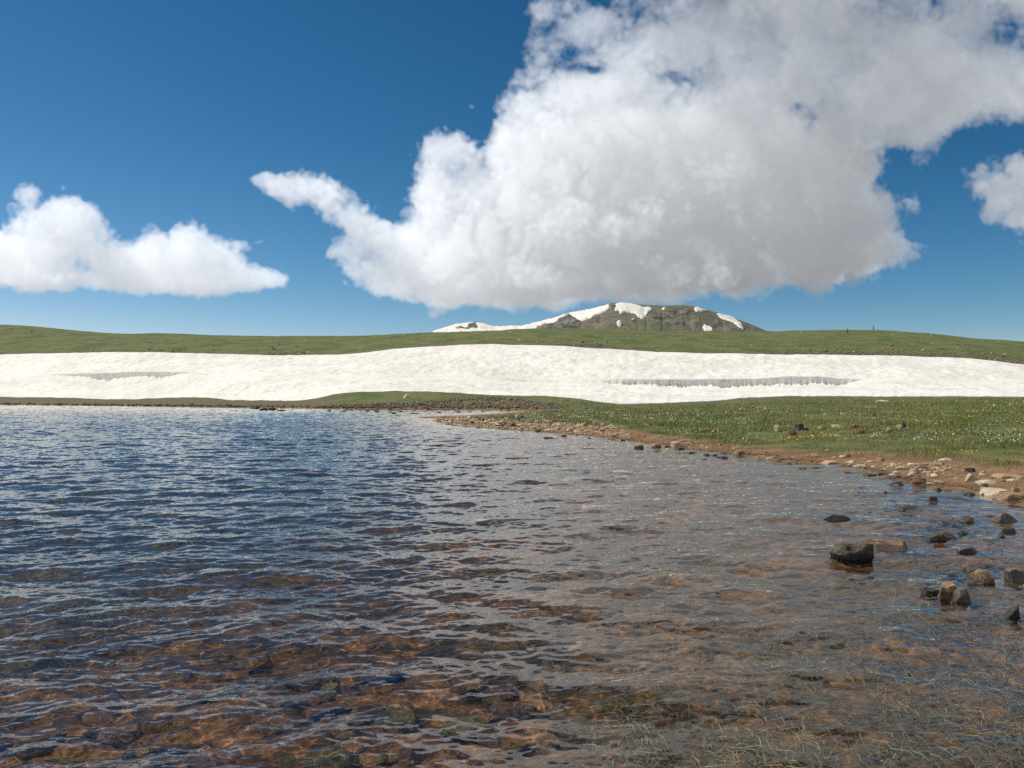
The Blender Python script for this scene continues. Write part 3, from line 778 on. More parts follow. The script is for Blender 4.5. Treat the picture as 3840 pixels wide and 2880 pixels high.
STONES = []
def stone(x0, y0, x1, y1, mat, label, name='rock', block=.4, cuts=9, rough=.05, deep=.8, rz=None, tilt=(0, 0), group=None, sub=3, cat=None, seed=None, taper=.15):
    """A stone whose outline in the photograph runs x0..x1, y0..y1 (its foot at y1)."""
    k = len(STONES); sd = 1000 + k if seed is None else seed
    cx = (x0 + x1) / 2
    wet = mat in ('wetdark', 'wetbrown', 'wettan')
    if wet and x1 - x0 < 62 and block < .7: y0 = y1 - (y1 - y0) * .64
    if wet:
        X, Y = gxy(cx, y1); zs = 0.0
    else:
        X, Y, zs = ground_at(cx, y1)
    rzz = rz if rz is not None else (((k * 37) % 60) - 30) * math.pi / 180
    if rz is None and block > .6: rzz = rad(25 + (k * 13) % 20)
    V, _ = rock_shape(sd, sub=sub, block=block, cuts=cuts, rough=rough, taper=taper)
    zg = float(land_z(np.array([X]), np.array([Y]))[0])
    w = (x1 - x0) / F * Y
    sink = max(zs - zg, 0) + (0.05 if wet else 0.0) + .10 * w
    cr, sr = math.cos(rzz), math.sin(rzz)
    H = sink + .5 * (y1 - y0) / F * Y
    for it in range(12):
        vis = V[V[:, 2] > min(sink / H, .8)]
        ex = vis[:, 0] * cr - vis[:, 1] * deep * sr; ey = vis[:, 0] * sr + vis[:, 1] * deep * cr
        a = w / (ex.max() - ex.min())
        Yc = Y - a * ey.min()
        if it == 0: w *= 1 + .4 * (Yc - Y) / Y
        vz = zs - sink + vis[:, 2] * H
        top = (HY + (EYE - vz) / (Yc + a * ey) * F).min()
        H = max(H + .8 * (top - y0) / F * Yc, sink + .015)
    sc_ = Yc / Y; X = X * sc_ - a * (ex.max() + ex.min()) / 2
    Y = Yc; w = a; dp = a * deep; s = 1.0
    o = place_rock(name, rock_mesh(name, sd, RM[mat], sub=sub, block=block, cuts=cuts, rough=rough, taper=taper), X, Y, zs - sink, w * s, dp * s, H, rzz, tilt)
    tag(o, label, cat or name.replace('_', ' '), group)
    STONES.append(o)
    if WATER_MODE == 'glass' and wet: o.cycles.is_caustics_receiver = True
    return o

# stones standing in the shallows on the right
stone(3105, 2034, 3282, 2104, 'wetdark', 'big black angular boulder, largest of the rocks standing in the shallows', 'boulder', .9, 6, .075, .62, rad(14), sub=4, taper=.04)
stone(3244, 2013, 3408, 2070, 'wetbrown', 'brown wedge of rock sloping into the water right behind the big black boulder', 'rock', .35, 9, .03, .7, rad(-12), (0, rad(10)), sub=4, taper=.4)
o = stone(3512, 2177, 3600, 2250, 'wettan', 'knobbly boulder with a dry tan top and wet black foot, standing in water', 'boulder', .25, 8, .07, .85, rad(10), sub=4)
stone(3570, 2205, 3637, 2262, 'wetdark', 'black pointed lump standing in for the shaded right side of the tan-topped boulder', 'rock', .2, 7, .06, .9, rad(30), sub=3, taper=.5)  # separate dark lump added for the boulder's side turned from the sun
stone(3458, 2200, 3520, 2233, 'wetdark', 'low dripping dark rock touching the left side of the tan-topped boulder', 'rock', .3, 9, .06)
stone(3634, 2132, 3728, 2197, 'wetbrown', 'squat wet brown block behind the tan-topped boulder, to its right', 'boulder', .7, 8, .05, .7, rad(20), sub=4)
stone(3547, 2139, 3604, 2167, 'wetdark', 'low weedy dark rock left of the squat brown block', 'rock', .3, 8, .06)
stone(3622, 2116, 3676, 2139, 'wetbrown', 'small rust-brown hump just behind the squat wet brown block', 'rock', .2, 8, .05)
stone(3773, 2128, 3870, 2178, 'wetbrown', 'brown wet rock cut by the right edge of the picture', 'rock', .4, 8, .06)
stone(3754, 2268, 3822, 2322, 'wetdark', 'rounded black lump nearest the camera at the right, glinting all over', 'rock', .2, 8, .06)
stone(3664, 2098, 3702, 2122, 'wetdark', 'small pointed dark rock standing alone behind the squat brown block', 'rock', .2, 7, .07, taper=.5)
stone(3583, 2052, 3684, 2082, 'wetdark', 'long low black ridge of rock speckled with white glints', 'rock', .3, 9, .07, .5, rad(-6))
stone(3474, 1987, 3582, 2022, 'wetbrown', 'olive sloping rock, higher at its left end, in the middle shallows', 'rock', .4, 9, .05, .7, rad(-10), (0, rad(8)))
stone(3531, 1947, 3580, 1968, 'wetbrown', 'rusty brown low rock left of a flat dark one in the shallows', 'rock', .3, 9, .05)
stone(3560, 1962, 3597, 1976, 'wetdark', 'thin dark rock awash in front of the rusty brown low rock', 'rock', .3, 9, .05)
stone(3596, 1936, 3658, 1960, 'wetdark', 'flat charcoal rock right of the rusty brown low rock', 'rock', .4, 9, .05)
stone(3588, 1978, 3634, 2000, 'wetdark', 'small black rock with one bright wet spot on its top', 'rock', .3, 8, .06)
stone(3716, 1921, 3812, 1958, 'wetbrown', 'humped brown rock trailing a low tail to its left, near the slabs', 'boulder', .3, 9, .05, .7, rad(-14), (0, rad(6)))
stone(3694, 1925, 3732, 1940, 'wetdark', 'low spotted tail rock at the left end of the humped brown rock', 'rock', .3, 9, .06)
stone(3754, 1966, 3806, 1994, 'wetdark', 'smooth black rock below the humped brown rock', 'rock', .2, 8, .04)
stone(3740, 2003, 3768, 2022, 'wetbrown', 'small brown cube-like rock on the right end of a drowned slab', 'rock', .8, 7, .04)
stone(3691, 2015, 3742, 2029, 'wetdark', 'drowned dark slab edge awash left of the small brown cube-like rock', 'rock', .5, 9, .05, .5)
stone(3480, 1853, 3515, 1876, 'wetdark', 'round brown-black rock off the stony point, left of a white-glinting one', 'rock', .2, 8, .06)
stone(3566, 1855, 3624, 1876, 'wetdark', 'dark rock with a brilliant white glint off the muddy shore', 'rock', .3, 8, .06)
stone(3609, 1836, 3658, 1859, 'wetdark', 'dark wet rock between the white-glinting rock and the big shore slab', 'rock', .35, 8, .05)
stone(3357, 1894, 3453, 1917, 'wetdark', 'long flat black rock lying alone in front of the stony point', 'rock', .5, 9, .05, .6, rad(4))
stone(3087, 1929, 3186, 1947, 'wetdark', 'wide dark rock barely breaking the surface, behind the big black boulder', 'rock', .4, 9, .05, .5, rad(-4))
stone(3223, 1942, 3266, 1956, 'wetdark', 'tiny pointed rock right of the wide rock that barely breaks the surface', 'rock', .2, 8, .06, taper=.5)
stone(3312, 1836, 3337, 1850, 'wetbrown', 'little brown rock alone in the water left of the stony point', 'rock', .2, 8, .06)
# slabs and stones on the muddy shore at the right
stone(3683, 1828, 3772, 1861, 'pale', 'big pale flat slab lying at the water edge, left of the long slab', 'slab', .7, 8, .03, .9, rad(10), sub=4)
stone(3733, 1844, 3850, 1882, 'tan', 'long pale slab with a dark wet front edge, running out of the picture', 'slab', .8, 7, .03, .8, rad(6), sub=4)
stone(3617, 1775, 3662, 1811, 'pale', 'upright rounded pale boulder on the mud, tallest stone of that shore', 'boulder', .3, 9, .05, .8, sub=4)
stone(3619, 1754, 3658, 1773, 'grey', 'flat grey stone tilted behind the upright pale boulder', 'stone', .5, 9, .04)
stone(3666, 1798, 3738, 1819, 'pale', 'flat cream stone right in front of the upright pale boulder', 'stone', .5, 9, .04, .8)
stone(3672, 1812, 3705, 1832, 'brown', 'dark brown stone tucked against the flat cream stone near the big slab', 'stone', .4, 9, .05)
stone(3786, 1824, 3820, 1849, 'tan', 'tan lumpy stone resting at the back edge of the long slab', 'stone', .5, 9, .05)
stone(3735, 1775, 3814, 1796, 'tan', 'wide low tan slab on the mud well behind the long slab', 'slab', .6, 9, .04)
stone(3775, 1795, 3812, 1806, 'pale', 'thin pale plate on the mud in front of the wide low tan slab', 'stone', .6, 9, .03)
stone(3812, 1782, 3850, 1806, 'tan', 'blocky tan stones by the right picture edge beside a thin pale plate', 'stone', .6, 9, .04)
stone(3750, 1797, 3772, 1808, 'tan', 'little tan stone left of the thin pale plate on the mud', 'stone', .4, 9, .05)
stone(3676, 1765, 3692, 1777, 'pale', 'small white stone alone on the mud above the upright pale boulder', 'stone', .4, 9, .05)
stone(3575, 1790, 3597, 1802, 'tan', 'small triangular tan stone left of the upright pale boulder', 'stone', .2, 7, .04, taper=.5)
stone(3518, 1718, 3570, 1733, 'pale', 'thin cream slab lying by itself near the grass edge', 'slab', .6, 9, .03, .9, rad(-8))
stone(3466, 1734, 3512, 1741, 'tan', 'very flat tan slab in front of the thin cream slab near the grass', 'slab', .6, 9, .03)
stone(3400, 1736, 3428, 1747, 'pale', 'pale pebble-like stone midway on the mud above the stony point', 'stone', .4, 9, .05)
stone(3446, 1750, 3479, 1768, 'grey', 'upright grey-buff plate at the back of the stony point', 'stone', .6, 9, .04)
stone(3500, 1760, 3540, 1775, 'pale', 'bright cream flat stone at the right end of the stony point', 'stone', .5, 9, .04)
stone(3427, 1749, 3452, 1762, 'tan', 'tan stone left of the upright grey-buff plate', 'stone', .4, 9, .05)
stone(3493, 1752, 3526, 1760, 'pale', 'thin pale plate just behind the bright cream flat stone', 'stone', .6, 9, .04)
stone(3417, 1790, 3474, 1817, 'brown', 'chunky wedge with pale top and black front at the tip of the stony point', 'stone', .6, 8, .05, .8)
stone(3476, 1779, 3505, 1792, 'tan', 'flat tan stone right of the chunky wedge on the stony point', 'stone', .5, 9, .04)
stone(3541, 1800, 3560, 1813, 'wetdark', 'single black stone at the waterline right of the stony point', 'stone', .3, 9, .06)
stone(3508, 1822, 3531, 1840, 'wetdark', 'black knob in the water just off the stony point', 'rock', .2, 8, .06)
stone(3533, 1829, 3568, 1842, 'wetbrown', 'low brown rock right of the black knob off the stony point', 'rock', .3, 9, .05)
stone(3338, 1795, 3392, 1822, 'wetdark', 'dark wet rock fringing the left front of the stony point', 'rock', .3, 9, .06)
stone(3331, 1772, 3391, 1796, 'wetdark', 'dark wet rock behind the fringing rock at the left of the stony point', 'rock', .4, 9, .05)
stone(3284, 1767, 3330, 1783, 'wetdark', 'wet black stone in the middle of the dark row along the waterline', 'rock', .3, 9, .06)
stone(3236, 1769, 3285, 1785, 'wetdark', 'glinting wet stone at the left of the dark row along the waterline', 'rock', .3, 9, .06)
stone(3162, 1765, 3200, 1776, 'wetdark', 'small dark rock detached left of the dark waterline row', 'rock', .3, 9, .06)
stone(3040, 1746, 3074, 1758, 'wetdark', 'dark rock in the water, right one of a pair off the bank', 'rock', .3, 9, .06)
stone(2995, 1748, 3022, 1759, 'wetdark', 'dark rock in the water, left one of a pair off the bank', 'rock', .3, 9, .06)
stone(2941, 1731, 2965, 1742, 'wetdark', 'tiny dark rock close under the bank, left of the pair', 'rock', .3, 9, .06)
stone(2911, 1715, 2963, 1729, 'brown', 'long dark brown stone at the right end of the row edging the bank', 'stone', .5, 9, .05)
stone(2872, 1711, 2914, 1723, 'tan', 'tan flat stone in the middle of the row edging the bank', 'stone', .5, 9, .05)
stone(2833, 1707, 2872, 1722, 'tan', 'tan stone at the left end of the row edging the bank', 'stone', .5, 9, .05)
stone(3040, 1701, 3067, 1718, 'tan', 'plump tan stone on the mud strip, lower left of a pointed one', 'stone', .4, 9, .05)
stone(3077, 1725, 3149, 1743, 'tan', 'wide tan slab at the waterline in the middle of the right shore', 'slab', .5, 9, .04)
stone(3164, 1700, 3189, 1717, 'tan', 'pointed tan stone standing on the mud strip', 'stone', .3, 7, .04, taper=.5)
stone(3176, 1726, 3218, 1737, 'pale', 'flat cream stone on the mud below the pointed tan stone', 'stone', .5, 9, .04)
stone(3251, 1726, 3285, 1736, 'pale', 'flat pale stone by itself right of the flat cream one', 'stone', .5, 9, .04)
stone(3200, 1741, 3248, 1755, 'pale', 'long cream stone at the waterline below the flat cream one', 'stone', .5, 9, .04)
stone(3340, 1736, 3372, 1750, 'pale', 'pale stone at the left beginning of the stony point', 'stone', .4, 9, .05)
stone(3387, 1737, 3428, 1749, 'tan', 'oval tan stone right of the pale stone beginning the stony point', 'stone', .4, 9, .05) if False else None
# stones in the meadow
stone(2901, 1593, 2930, 1619, 'pale', 'pale block with a dark band across it, leftmost of the meadow stones', 'stone', .8, 7, .03, .8)
stone(2953, 1608, 2990, 1633, 'brown', 'brown block with a black hollow, in front of the blue-grey stone', 'stone', .7, 8, .05, .8)
stone(2979, 1588, 3016, 1616, 'bluegrey', 'blue-grey cube of stone in the flowery meadow', 'stone', .9, 6, .03, .8)
stone(3012, 1603, 3036, 1615, 'grey', 'low dark stone against the right side of the blue-grey cube', 'stone', .3, 9, .05)
stone(3063, 1597, 3090, 1614, 'tan', 'single round tan stone between the blue-grey cube and a white flat stone', 'stone', .3, 9, .05)
stone(3120, 1592, 3161, 1607, 'pale', 'flat whitish stone with a low tail in the meadow', 'stone', .5, 9, .04)
stone(3190, 1591, 3240, 1607, 'tan', 'long tan flat stone right of the whitish one in the meadow', 'stone', .6, 9, .04)
stone(3236, 1595, 3266, 1608, 'grey', 'dark stone joined to the right end of the long tan flat stone', 'stone', .4, 9, .05)
stone(3209, 1608, 3243, 1628, 'brown', 'brown stone in front of the long tan flat stone in the meadow', 'stone', .4, 9, .05)
stone(3265, 1591, 3304, 1609, 'grey', 'charcoal meadow stone left of a tan oval one', 'stone', .4, 9, .05)
stone(3322, 1605, 3356, 1619, 'tan', 'smooth oval tan stone before the rightmost meadow stone', 'stone', .3, 9, .03)
stone(3353, 1592, 3384, 1613, 'tan', 'tan stone with a black pointed shadow shape at its right, far right of the meadow stones', 'stone', .4, 9, .05)
stone(3376, 1578, 3400, 1613, 'grey', 'black pointed shape standing in for the shadow at the right of the last meadow stone', 'stone', .4, 7, .04, .8, taper=.6)  # dark shape added for the pointed shadow of the tan stone
stone(3284, 1499, 3330, 1508, 'pale', 'pale flat stone far back in the meadow near the snow', 'stone', .4, 9, .04)
# stones along the middle of the shore
stone(2377, 1664, 2415, 1682, 'wettan', 'small sandy block standing in the water, left of its twin', 'stone', .9, 6, .03, .8)
stone(2444, 1661, 2480, 1680, 'wettan', 'sandy cube in the water between a smaller block and the big cream one', 'stone', .9, 6, .03, .8)
stone(2515, 1655, 2560, 1679, 'pale', 'big cream block at the waterline with a black rock in front', 'boulder', .8, 7, .04, .8)
stone(2528, 1671, 2567, 1686, 'wetdark', 'black glinting rock in front of the big cream block', 'rock', .3, 9, .06)
stone(2750, 1688, 2794, 1709, 'tan', 'isolated tan block on the edge of the red-brown bank', 'boulder', .8, 7, .03, .8)
stone(2562, 1690, 2606, 1701, 'wetdark', 'flat dark rock awash to the lower right of the big cream block', 'rock', .4, 9, .05)
stone(2635, 1696, 2665, 1708, 'wetdark', 'dark glinting rock in the water, left of a brown lump', 'rock', .3, 9, .06)
stone(2670, 1699, 2690, 1709, 'wetbrown', 'brown lump in the water right of a dark glinting rock', 'rock', .3, 9, .05)
stone(2678, 1707, 2726, 1718, 'wetdark', 'long black rock awash in front of the brown lump', 'rock', .4, 9, .05)
stone(2627, 1716, 2654, 1726, 'wetdark', 'small black rock farthest out from the isolated tan block', 'rock', .2, 8, .05)
stone(2490, 1668, 2514, 1676, 'wetbrown', 'low brown stone between the sandy cube and the big cream block', 'rock', .3, 9, .05)
stone(2277, 1628, 2313, 1644, 'tan', 'tan stone pair with a black side at the end of the stony beach', 'stone', .4, 8, .05)
stone(2326, 1647, 2346, 1655, 'grey', 'small grey stone at the water, right of the tan stone pair', 'stone', .4, 9, .05)
stone(2200, 1636, 2218, 1645, 'wetdark', 'small black stone in the water below the stony beach', 'rock', .3, 9, .05)
stone(2468, 1631, 2488, 1641, 'tan', 'tan stone on the short grass above the sandy cube', 'stone', .4, 9, .05)
stone(2560, 1647, 2580, 1657, 'tan', 'tan stone on the grass right behind the big cream block', 'stone', .4, 9, .05)
stone(2690, 1662, 2709, 1672, 'tan', 'tan stone on the bank left of the isolated tan block', 'stone', .4, 9, .05)
stone(2806, 1656, 2822, 1665, 'tan', 'tan stone on the bank right of the isolated tan block', 'stone', .4, 9, .05)
stone(2100, 1624, 2126, 1638, 'wetbrown', 'red-brown rock off the beach with a dark low one beside it', 'rock', .3, 8, .06)
stone(2038, 1634, 2078, 1645, 'wetdark', 'dark low rock awash left of the red-brown rock', 'rock', .4, 9, .05)
# the spit
stone(1930, 1556, 1950, 1571, 'pale', 'yellow block on the spit, beside a black block', 'boulder', .8, 7, .03, .8)
stone(1948, 1557, 1968, 1571, 'grey', 'black block standing right of the yellow block on the spit', 'boulder', .9, 6, .03, .8)
stone(1924, 1566, 1948, 1578, 'grey', 'dark stone leaning in front of the yellow block', 'stone', .4, 9, .05)
stone(1916, 1586, 1934, 1600, 'grey', 'lone black stone on the bare sand of the spit', 'stone', .3, 8, .06)
stone(1806, 1567, 1822, 1581, 'grey', 'dark pointed stone on the spit left of the yellow block', 'stone', .3, 7, .05, taper=.5)
stone(1762, 1577, 1778, 1590, 'brown', 'dark brown stone in the middle of the spit', 'stone', .4, 8, .05)
stone(2100, 1572, 2126, 1583, 'tan', 'tan stone lying in the white flowers beyond the beach', 'stone', .4, 9, .05)
stone(2026, 1573, 2056, 1580, 'pale', 'flat pale slab in the flowers right of the black block', 'slab', .5, 9, .04)
# rocks in the channel and off the far shore
stone(938, 1522, 974, 1538, 'grey', 'olive-grey boulder at the left end of the dark island of rocks', 'boulder', .3, 8, .05)
stone(970, 1523, 1002, 1539, 'wetdark', 'black boulder second from the left in the dark island of rocks', 'boulder', .3, 8, .05)
stone(998, 1524, 1036, 1538, 'wetdark', 'black humped boulder in the right half of the dark island of rocks', 'boulder', .3, 8, .05)
stone(1032, 1532, 1072, 1541, 'wetdark', 'low black rock at the right tail of the dark island of rocks', 'rock', .3, 8, .05)
stone(1222, 1530, 1240, 1543, 'wetdark', 'pointed black rock in the open water between island and channel', 'rock', .3, 7, .05, taper=.5)
stone(1270, 1537, 1300, 1544, 'wetdark', 'low black rock right of the pointed one before the far shore', 'rock', .3, 8, .05)
stone(1309, 1531, 1322, 1539, 'wetdark', 'tiny triangular black rock left of the channel rocks', 'rock', .3, 7, .05, taper=.5)
stone(1366, 1535, 1386, 1544, 'wetdark', 'dark rock left of the tallest rock at the mouth of the channel', 'rock', .3, 8, .05)
stone(1402, 1532, 1424, 1545, 'wetdark', 'tallest black rock at the mouth of the channel', 'rock', .3, 7, .05, taper=.4)
stone(1456, 1541, 1488, 1552, 'wetdark', 'big low black rock at the channel mouth, right of the tallest', 'rock', .4, 8, .05)
stone(1496, 1539, 1512, 1546, 'wetdark', 'small black rock in the channel left of the long flat one', 'rock', .3, 8, .05)
stone(1530, 1546, 1576, 1552, 'wetdark', 'long flat black rock lying in the channel', 'rock', .4, 8, .05)
stone(1634, 1541, 1656, 1549, 'wetdark', 'black rock in the bright channel behind the spit tip', 'rock', .3, 8, .05)
stone(1700, 1538, 1728, 1547, 'wetdark', 'largest black rock in the bright channel behind the spit', 'rock', .4, 8, .05)
stone(1756, 1541, 1770, 1547, 'wetdark', 'small rock at the right end of the bright channel', 'rock', .3, 8, .05)
stone(1476, 1555, 1510, 1561, 'wetdark', 'low black rock awash left of the spit tip', 'rock', .4, 8, .05)
stone(1511, 1477, 1538, 1495, 'pale', 'large cream boulder on the green mound below the snow', 'boulder', .7, 7, .04, .8)

# groups of lookalike stones
def px_z(x, y): return x / y * F + CX
small_rocks = {}
for key, n in (('tan', 5), ('pale', 4), ('brown', 4), ('grey', 4), ('wetdark', 5), ('bed', 6), ('olive', 3)):
    small_rocks[key] = [rock_mesh('stone', 500 + i + 31 * n, RM[key], sub=2, block=(.2, .6, .4, .7, .3, .5)[i], cuts=10, rough=.045) for i in range(n)]
def scatter(n, pick, label, group, name, cat, mats, size, flat=(.22, .5), sunk=.15, water=False):
    made = 0; tries = 0
    while made < n and tries < n * 60:
        tries += 1
        px, py = pick()
        if water: X, Y = gxy(px, py); zs = float(land_z(np.array([X]), np.array([Y]))[0])
        else: X, Y, zs = ground_at(px, py)
        d = float(shore_dist(np.array([X]), np.array([Y]))[0])
        if (d > 0) == water or (not water and d < .12): continue
        if (not water) and Y > 130: continue
        w = rng.uniform(*size) ** 1.0 / F * Y
        key = random.choice(mats); me = random.choice(small_rocks[key])
        h = w * rng.uniform(*flat)
        if water: h = min(h, (-zs - .03) / (1 - sunk))
        if h < .015: continue
        o = place_rock(name, me, X, Y, zs - h * sunk, w, w * rng.uniform(.6, 1.0), h, rng.uniform(0, 6.28))
        tag(o, label.replace('COLOUR', dict(tan='tan', pale='cream', brown='dark brown', grey='grey', bed='rusty brown', olive='olive').get(key, 'dark')), cat, group)
        if WATER_MODE == 'glass' and water: o.cycles.is_caustics_receiver = True
        made += 1
fs_x = [p[0] for p in front_shore][::-1]; fs_y = [p[1] for p in front_shore][::-1]
def shore_row(px): return float(np.interp(px, fs_x, fs_y))
def pick_spit():
    px = rng.uniform(1640, 1960); b = shore_row(px); t = np.interp(px, [1640, 1760, 1960], [1566, 1562, 1566]); return px, rng.uniform(t, b - .5)
def pick_beach():
    px = rng.uniform(1960, 2330); b = shore_row(px); return px, b - 1 - (b - np.interp(px, [1960, 2330], [1576, 1598])) * rng.random() ** 1.2
def pick_mid():
    px = rng.uniform(2330, 3080); b = shore_row(px); return px, b - 1 - 32 * rng.random() ** 1.5
def pick_right():
    px = rng.uniform(3080, 3840); b = shore_row(px); return px, b - 3 - np.interp(px, [3080, 3840], [45, 110]) * rng.random() ** 1.5
def pick_point():
    return float(np.clip(rng.normal(3450, 60), 3330, 3600)), rng.uniform(1742, 1815)
scatter(70, pick_spit, 'small COLOUR stone in the dense litter of stones covering the spit', 'stones littering the spit', 'stone', 'stone', ['tan', 'pale', 'pale', 'brown', 'grey'], (10, 22))
scatter(80, pick_beach, 'small COLOUR stone on the stony beach between the spit and the sandy blocks', 'stones on the stony beach', 'stone', 'stone', ['tan', 'pale', 'pale', 'tan'], (12, 30), (.25, .5))
scatter(26, pick_mid, 'small COLOUR stone dotted along the narrow mud bank', 'stones along the mud bank', 'stone', 'stone', ['tan', 'tan', 'brown'], (9, 20))
scatter(40, pick_right, 'small flat COLOUR stone strewn over the wide mud shore at the right', 'stones strewn on the wide mud shore', 'stone', 'stone', ['tan', 'pale', 'tan'], (10, 30), (.2, .5))
scatter(22, pick_point, 'flat COLOUR stone in the crowded pile of the stony point', 'stones piled on the stony point', 'stone', 'stone', ['tan', 'pale', 'brown', 'tan'], (16, 42), (.25, .55))
# sunken stones seen through the water
def pick_under():
    return rng.uniform(100, 2100), 2890 - 520 * rng.random() ** 1.6
scatter(74, pick_under, 'COLOUR stone lying under the rippled water in the foreground', 'sunken stones in the foreground water', 'sunken_stone', 'stone', ['bed', 'bed', 'olive', 'brown'], (70, 230), (.35, .6), .2, True)
def pick_under2():
    return rng.uniform(2100, 3840), rng.uniform(1950, 2870)
scatter(46, pick_under2, 'COLOUR stone drowned in the weedy shallows at the right', 'sunken stones in the weedy shallows', 'sunken_stone', 'stone', ['bed', 'olive', 'bed'], (40, 150), (.25, .45), .2, True)

# heaps too fine to pick apart: joined
def heap(name, label, n, pick, size, mat, flat=(.5, .9), sub=1):
    V0 = []; F0 = []; off = 0; shapes = [rock_shape(900 + i, sub=sub, block=.3, cuts=6, rough=.05) for i in range(10)]
    for i in range(n):
        px, py = pick(); X, Y, zs = ground_at(px, py)
        if float(shore_dist(np.array([X]), np.array([Y]))[0]) < -.3 or Y > 340: continue
        v, f = shapes[i % 10]; w = rng.uniform(*size) * (1 if rng.random() < .85 else 1.6) / F * Y; a = rng.uniform(0, 6.28); h = w * rng.uniform(*flat)
        q = v * np.array([w, w * rng.uniform(.6, 1), h]); c, s = math.cos(a), math.sin(a)
        V0.append(np.stack([q[:, 0] * c - q[:, 1] * s + X, q[:, 0] * s + q[:, 1] * c + Y, q[:, 2] + zs - .2 * h], -1)); F0.append(f + off); off += len(v)
    if not V0: return
    o = mesh_obj(name, np.concatenate(V0), np.concatenate(F0), RM[mat], smooth=False)
    return tag(o, label, kind='stuff')
def scree_pick():
    px = rng.uniform(1180, 2130)
    lo = np.interp(px, [1180, 1300, 1540, 1850, 1960, 2130], [1527, 1520, 1512, 1488, 1500, 1520]); hi = np.interp(px, [1180, 1500, 2030, 2130], [1531, 1533, 1537, 1532])
    return px, rng.uniform(lo, hi)
heap('scree', 'grey rubble of stones along the far shore under the green mound', 950, scree_pick, (5, 11), 'drab')
heap('rubble', 'tan stones mixed into the far shore rubble', 260, scree_pick, (5, 11), 'tan')
def hill_pick():
    px = float(rng.choice([rng.uniform(2860, 3860), rng.uniform(2080, 2280), rng.uniform(540, 700), rng.uniform(1000, 1150)], p=[.72, .14, .07, .07])); b = float(top_py(np.array([px]))[0])
    return px, b - 3 - rng.exponential(9)
heap('hill_rubble', 'grey-brown stones along the upper edge of the snow', 620, hill_pick, (4, 10), 'drab', (.3, .6))
def hill_pick2():
    px = rng.uniform(-50, 3890); b = float(top_py(np.array([px]))[0]); t = float(ridge_py(px)); return px, rng.uniform(t + 5, b - 3)
heap('hill_stones', 'pale stones dotted over the green hillside', 320, hill_pick2, (3, 8), 'pale')
def left_pick():
    px = rng.uniform(0, 1250); return px, rng.uniform(np.interp(px, [0, 1250], [1514, 1524]), np.interp(px, [0, 1250], [1519, 1531]))
heap('shore_rubble', 'dull stones along the left part of the far shore', 420, left_pick, (4, 9), 'drab')
def peb_pick():
    px = rng.uniform(1640, 3860); b = shore_row(px); return px, b + 2 - np.interp(px, [1640, 2100, 2500, 3000, 3840], [12, 42, 30, 40, 125]) * rng.random() ** 1.3
def beach_pick():
    px = rng.uniform(1650, 2360); b = shore_row(px); return px, b - 1 - (b - np.interp(px, [1650, 1960, 2360], [1566, 1574, 1600])) * rng.random()
heap('beach_pebbles', 'pale pebbles covering the stony beach and the spit', 520, beach_pick, (4, 12), 'pale', (.3, .55))
heap('pebbles', 'tan pebbles scattered over the mud along the near shore', 1900, peb_pick, (3, 9), 'tan', (.3, .6))

# ------------------------------------------------------------------ grass and flowers
def leaf_material(name, c1, c2, c3=None, rough=.7):
    m, nt, b = new_mat(name, rough, 0.2)
    g = nd(nt, 'ShaderNodeNewGeometry'); r = g.outputs['Random Per Island']
    c = mix_n(nt, r, c1, c2)
    if c3:
        c = mix_n(nt, ramp_n(nt, r, .80, .84), c, c3)
        p = noise_n(nt, g.outputs['Position'], .55, 4, .65); q = noise_n(nt, g.outputs['Position'], .13, 3, .6)
        c = mix_n(nt, ramp_n(nt, p, .48, .68, 0, .65), c, tuple(.55 * x + .45 * y for x, y in zip(c3, c2)))
        c = mix_n(nt, ramp_n(nt, q, .45, .60, 0, .45), c, c3)
    lk(nt, c, b.inputs['Base Color'])
    return m

def land_sample(n, ymin, ymax, pmin, pmax, power=1.6):
    u = rng.random(n); e = 1 - power
    Y = (ymin ** e + u * (ymax ** e - ymin ** e)) ** (1 / e)
    px = rng.uniform(pmin, pmax, n); X = (px - CX) / F * Y
    d = shore_dist(X, Y); return X, Y, px, d

def blades(name, label, X, Y, Z, H, Wd, lean, mat, seg=2):
    n = len(X); a = rng.uniform(0, 6.28, n); la = rng.uniform(0, 6.28, n)
    ca, sa = np.cos(a) * Wd / 2, np.sin(a) * Wd / 2
    V = np.zeros((n, 5, 3), np.float32)
    mx, my = X + np.cos(la) * lean * H * .35, Y + np.sin(la) * lean * H * .35
    tx, ty = X + np.cos(la) * lean * H, Y + np.sin(la) * lean * H
    V[:, 0] = np.stack([X - ca, Y - sa, Z - .02], -1); V[:, 1] = np.stack([X + ca, Y + sa, Z - .02], -1)
    V[:, 2] = np.stack([mx + ca * .75, my + sa * .75, Z + H * .6], -1); V[:, 3] = np.stack([mx - ca * .75, my - sa * .75, Z + H * .6], -1)
    V[:, 4] = np.stack([tx, ty, Z + H * (1 - .25 * lean)], -1)
    b = np.arange(n)[:, None] * 5
    T = np.concatenate([b + [[0, 1, 2]], b + [[0, 2, 3]], b + [[3, 2, 4]]])
    o = mesh_obj(name, V.reshape(-1, 3), T, mat, smooth=False)
    return tag(o, label, kind='stuff')

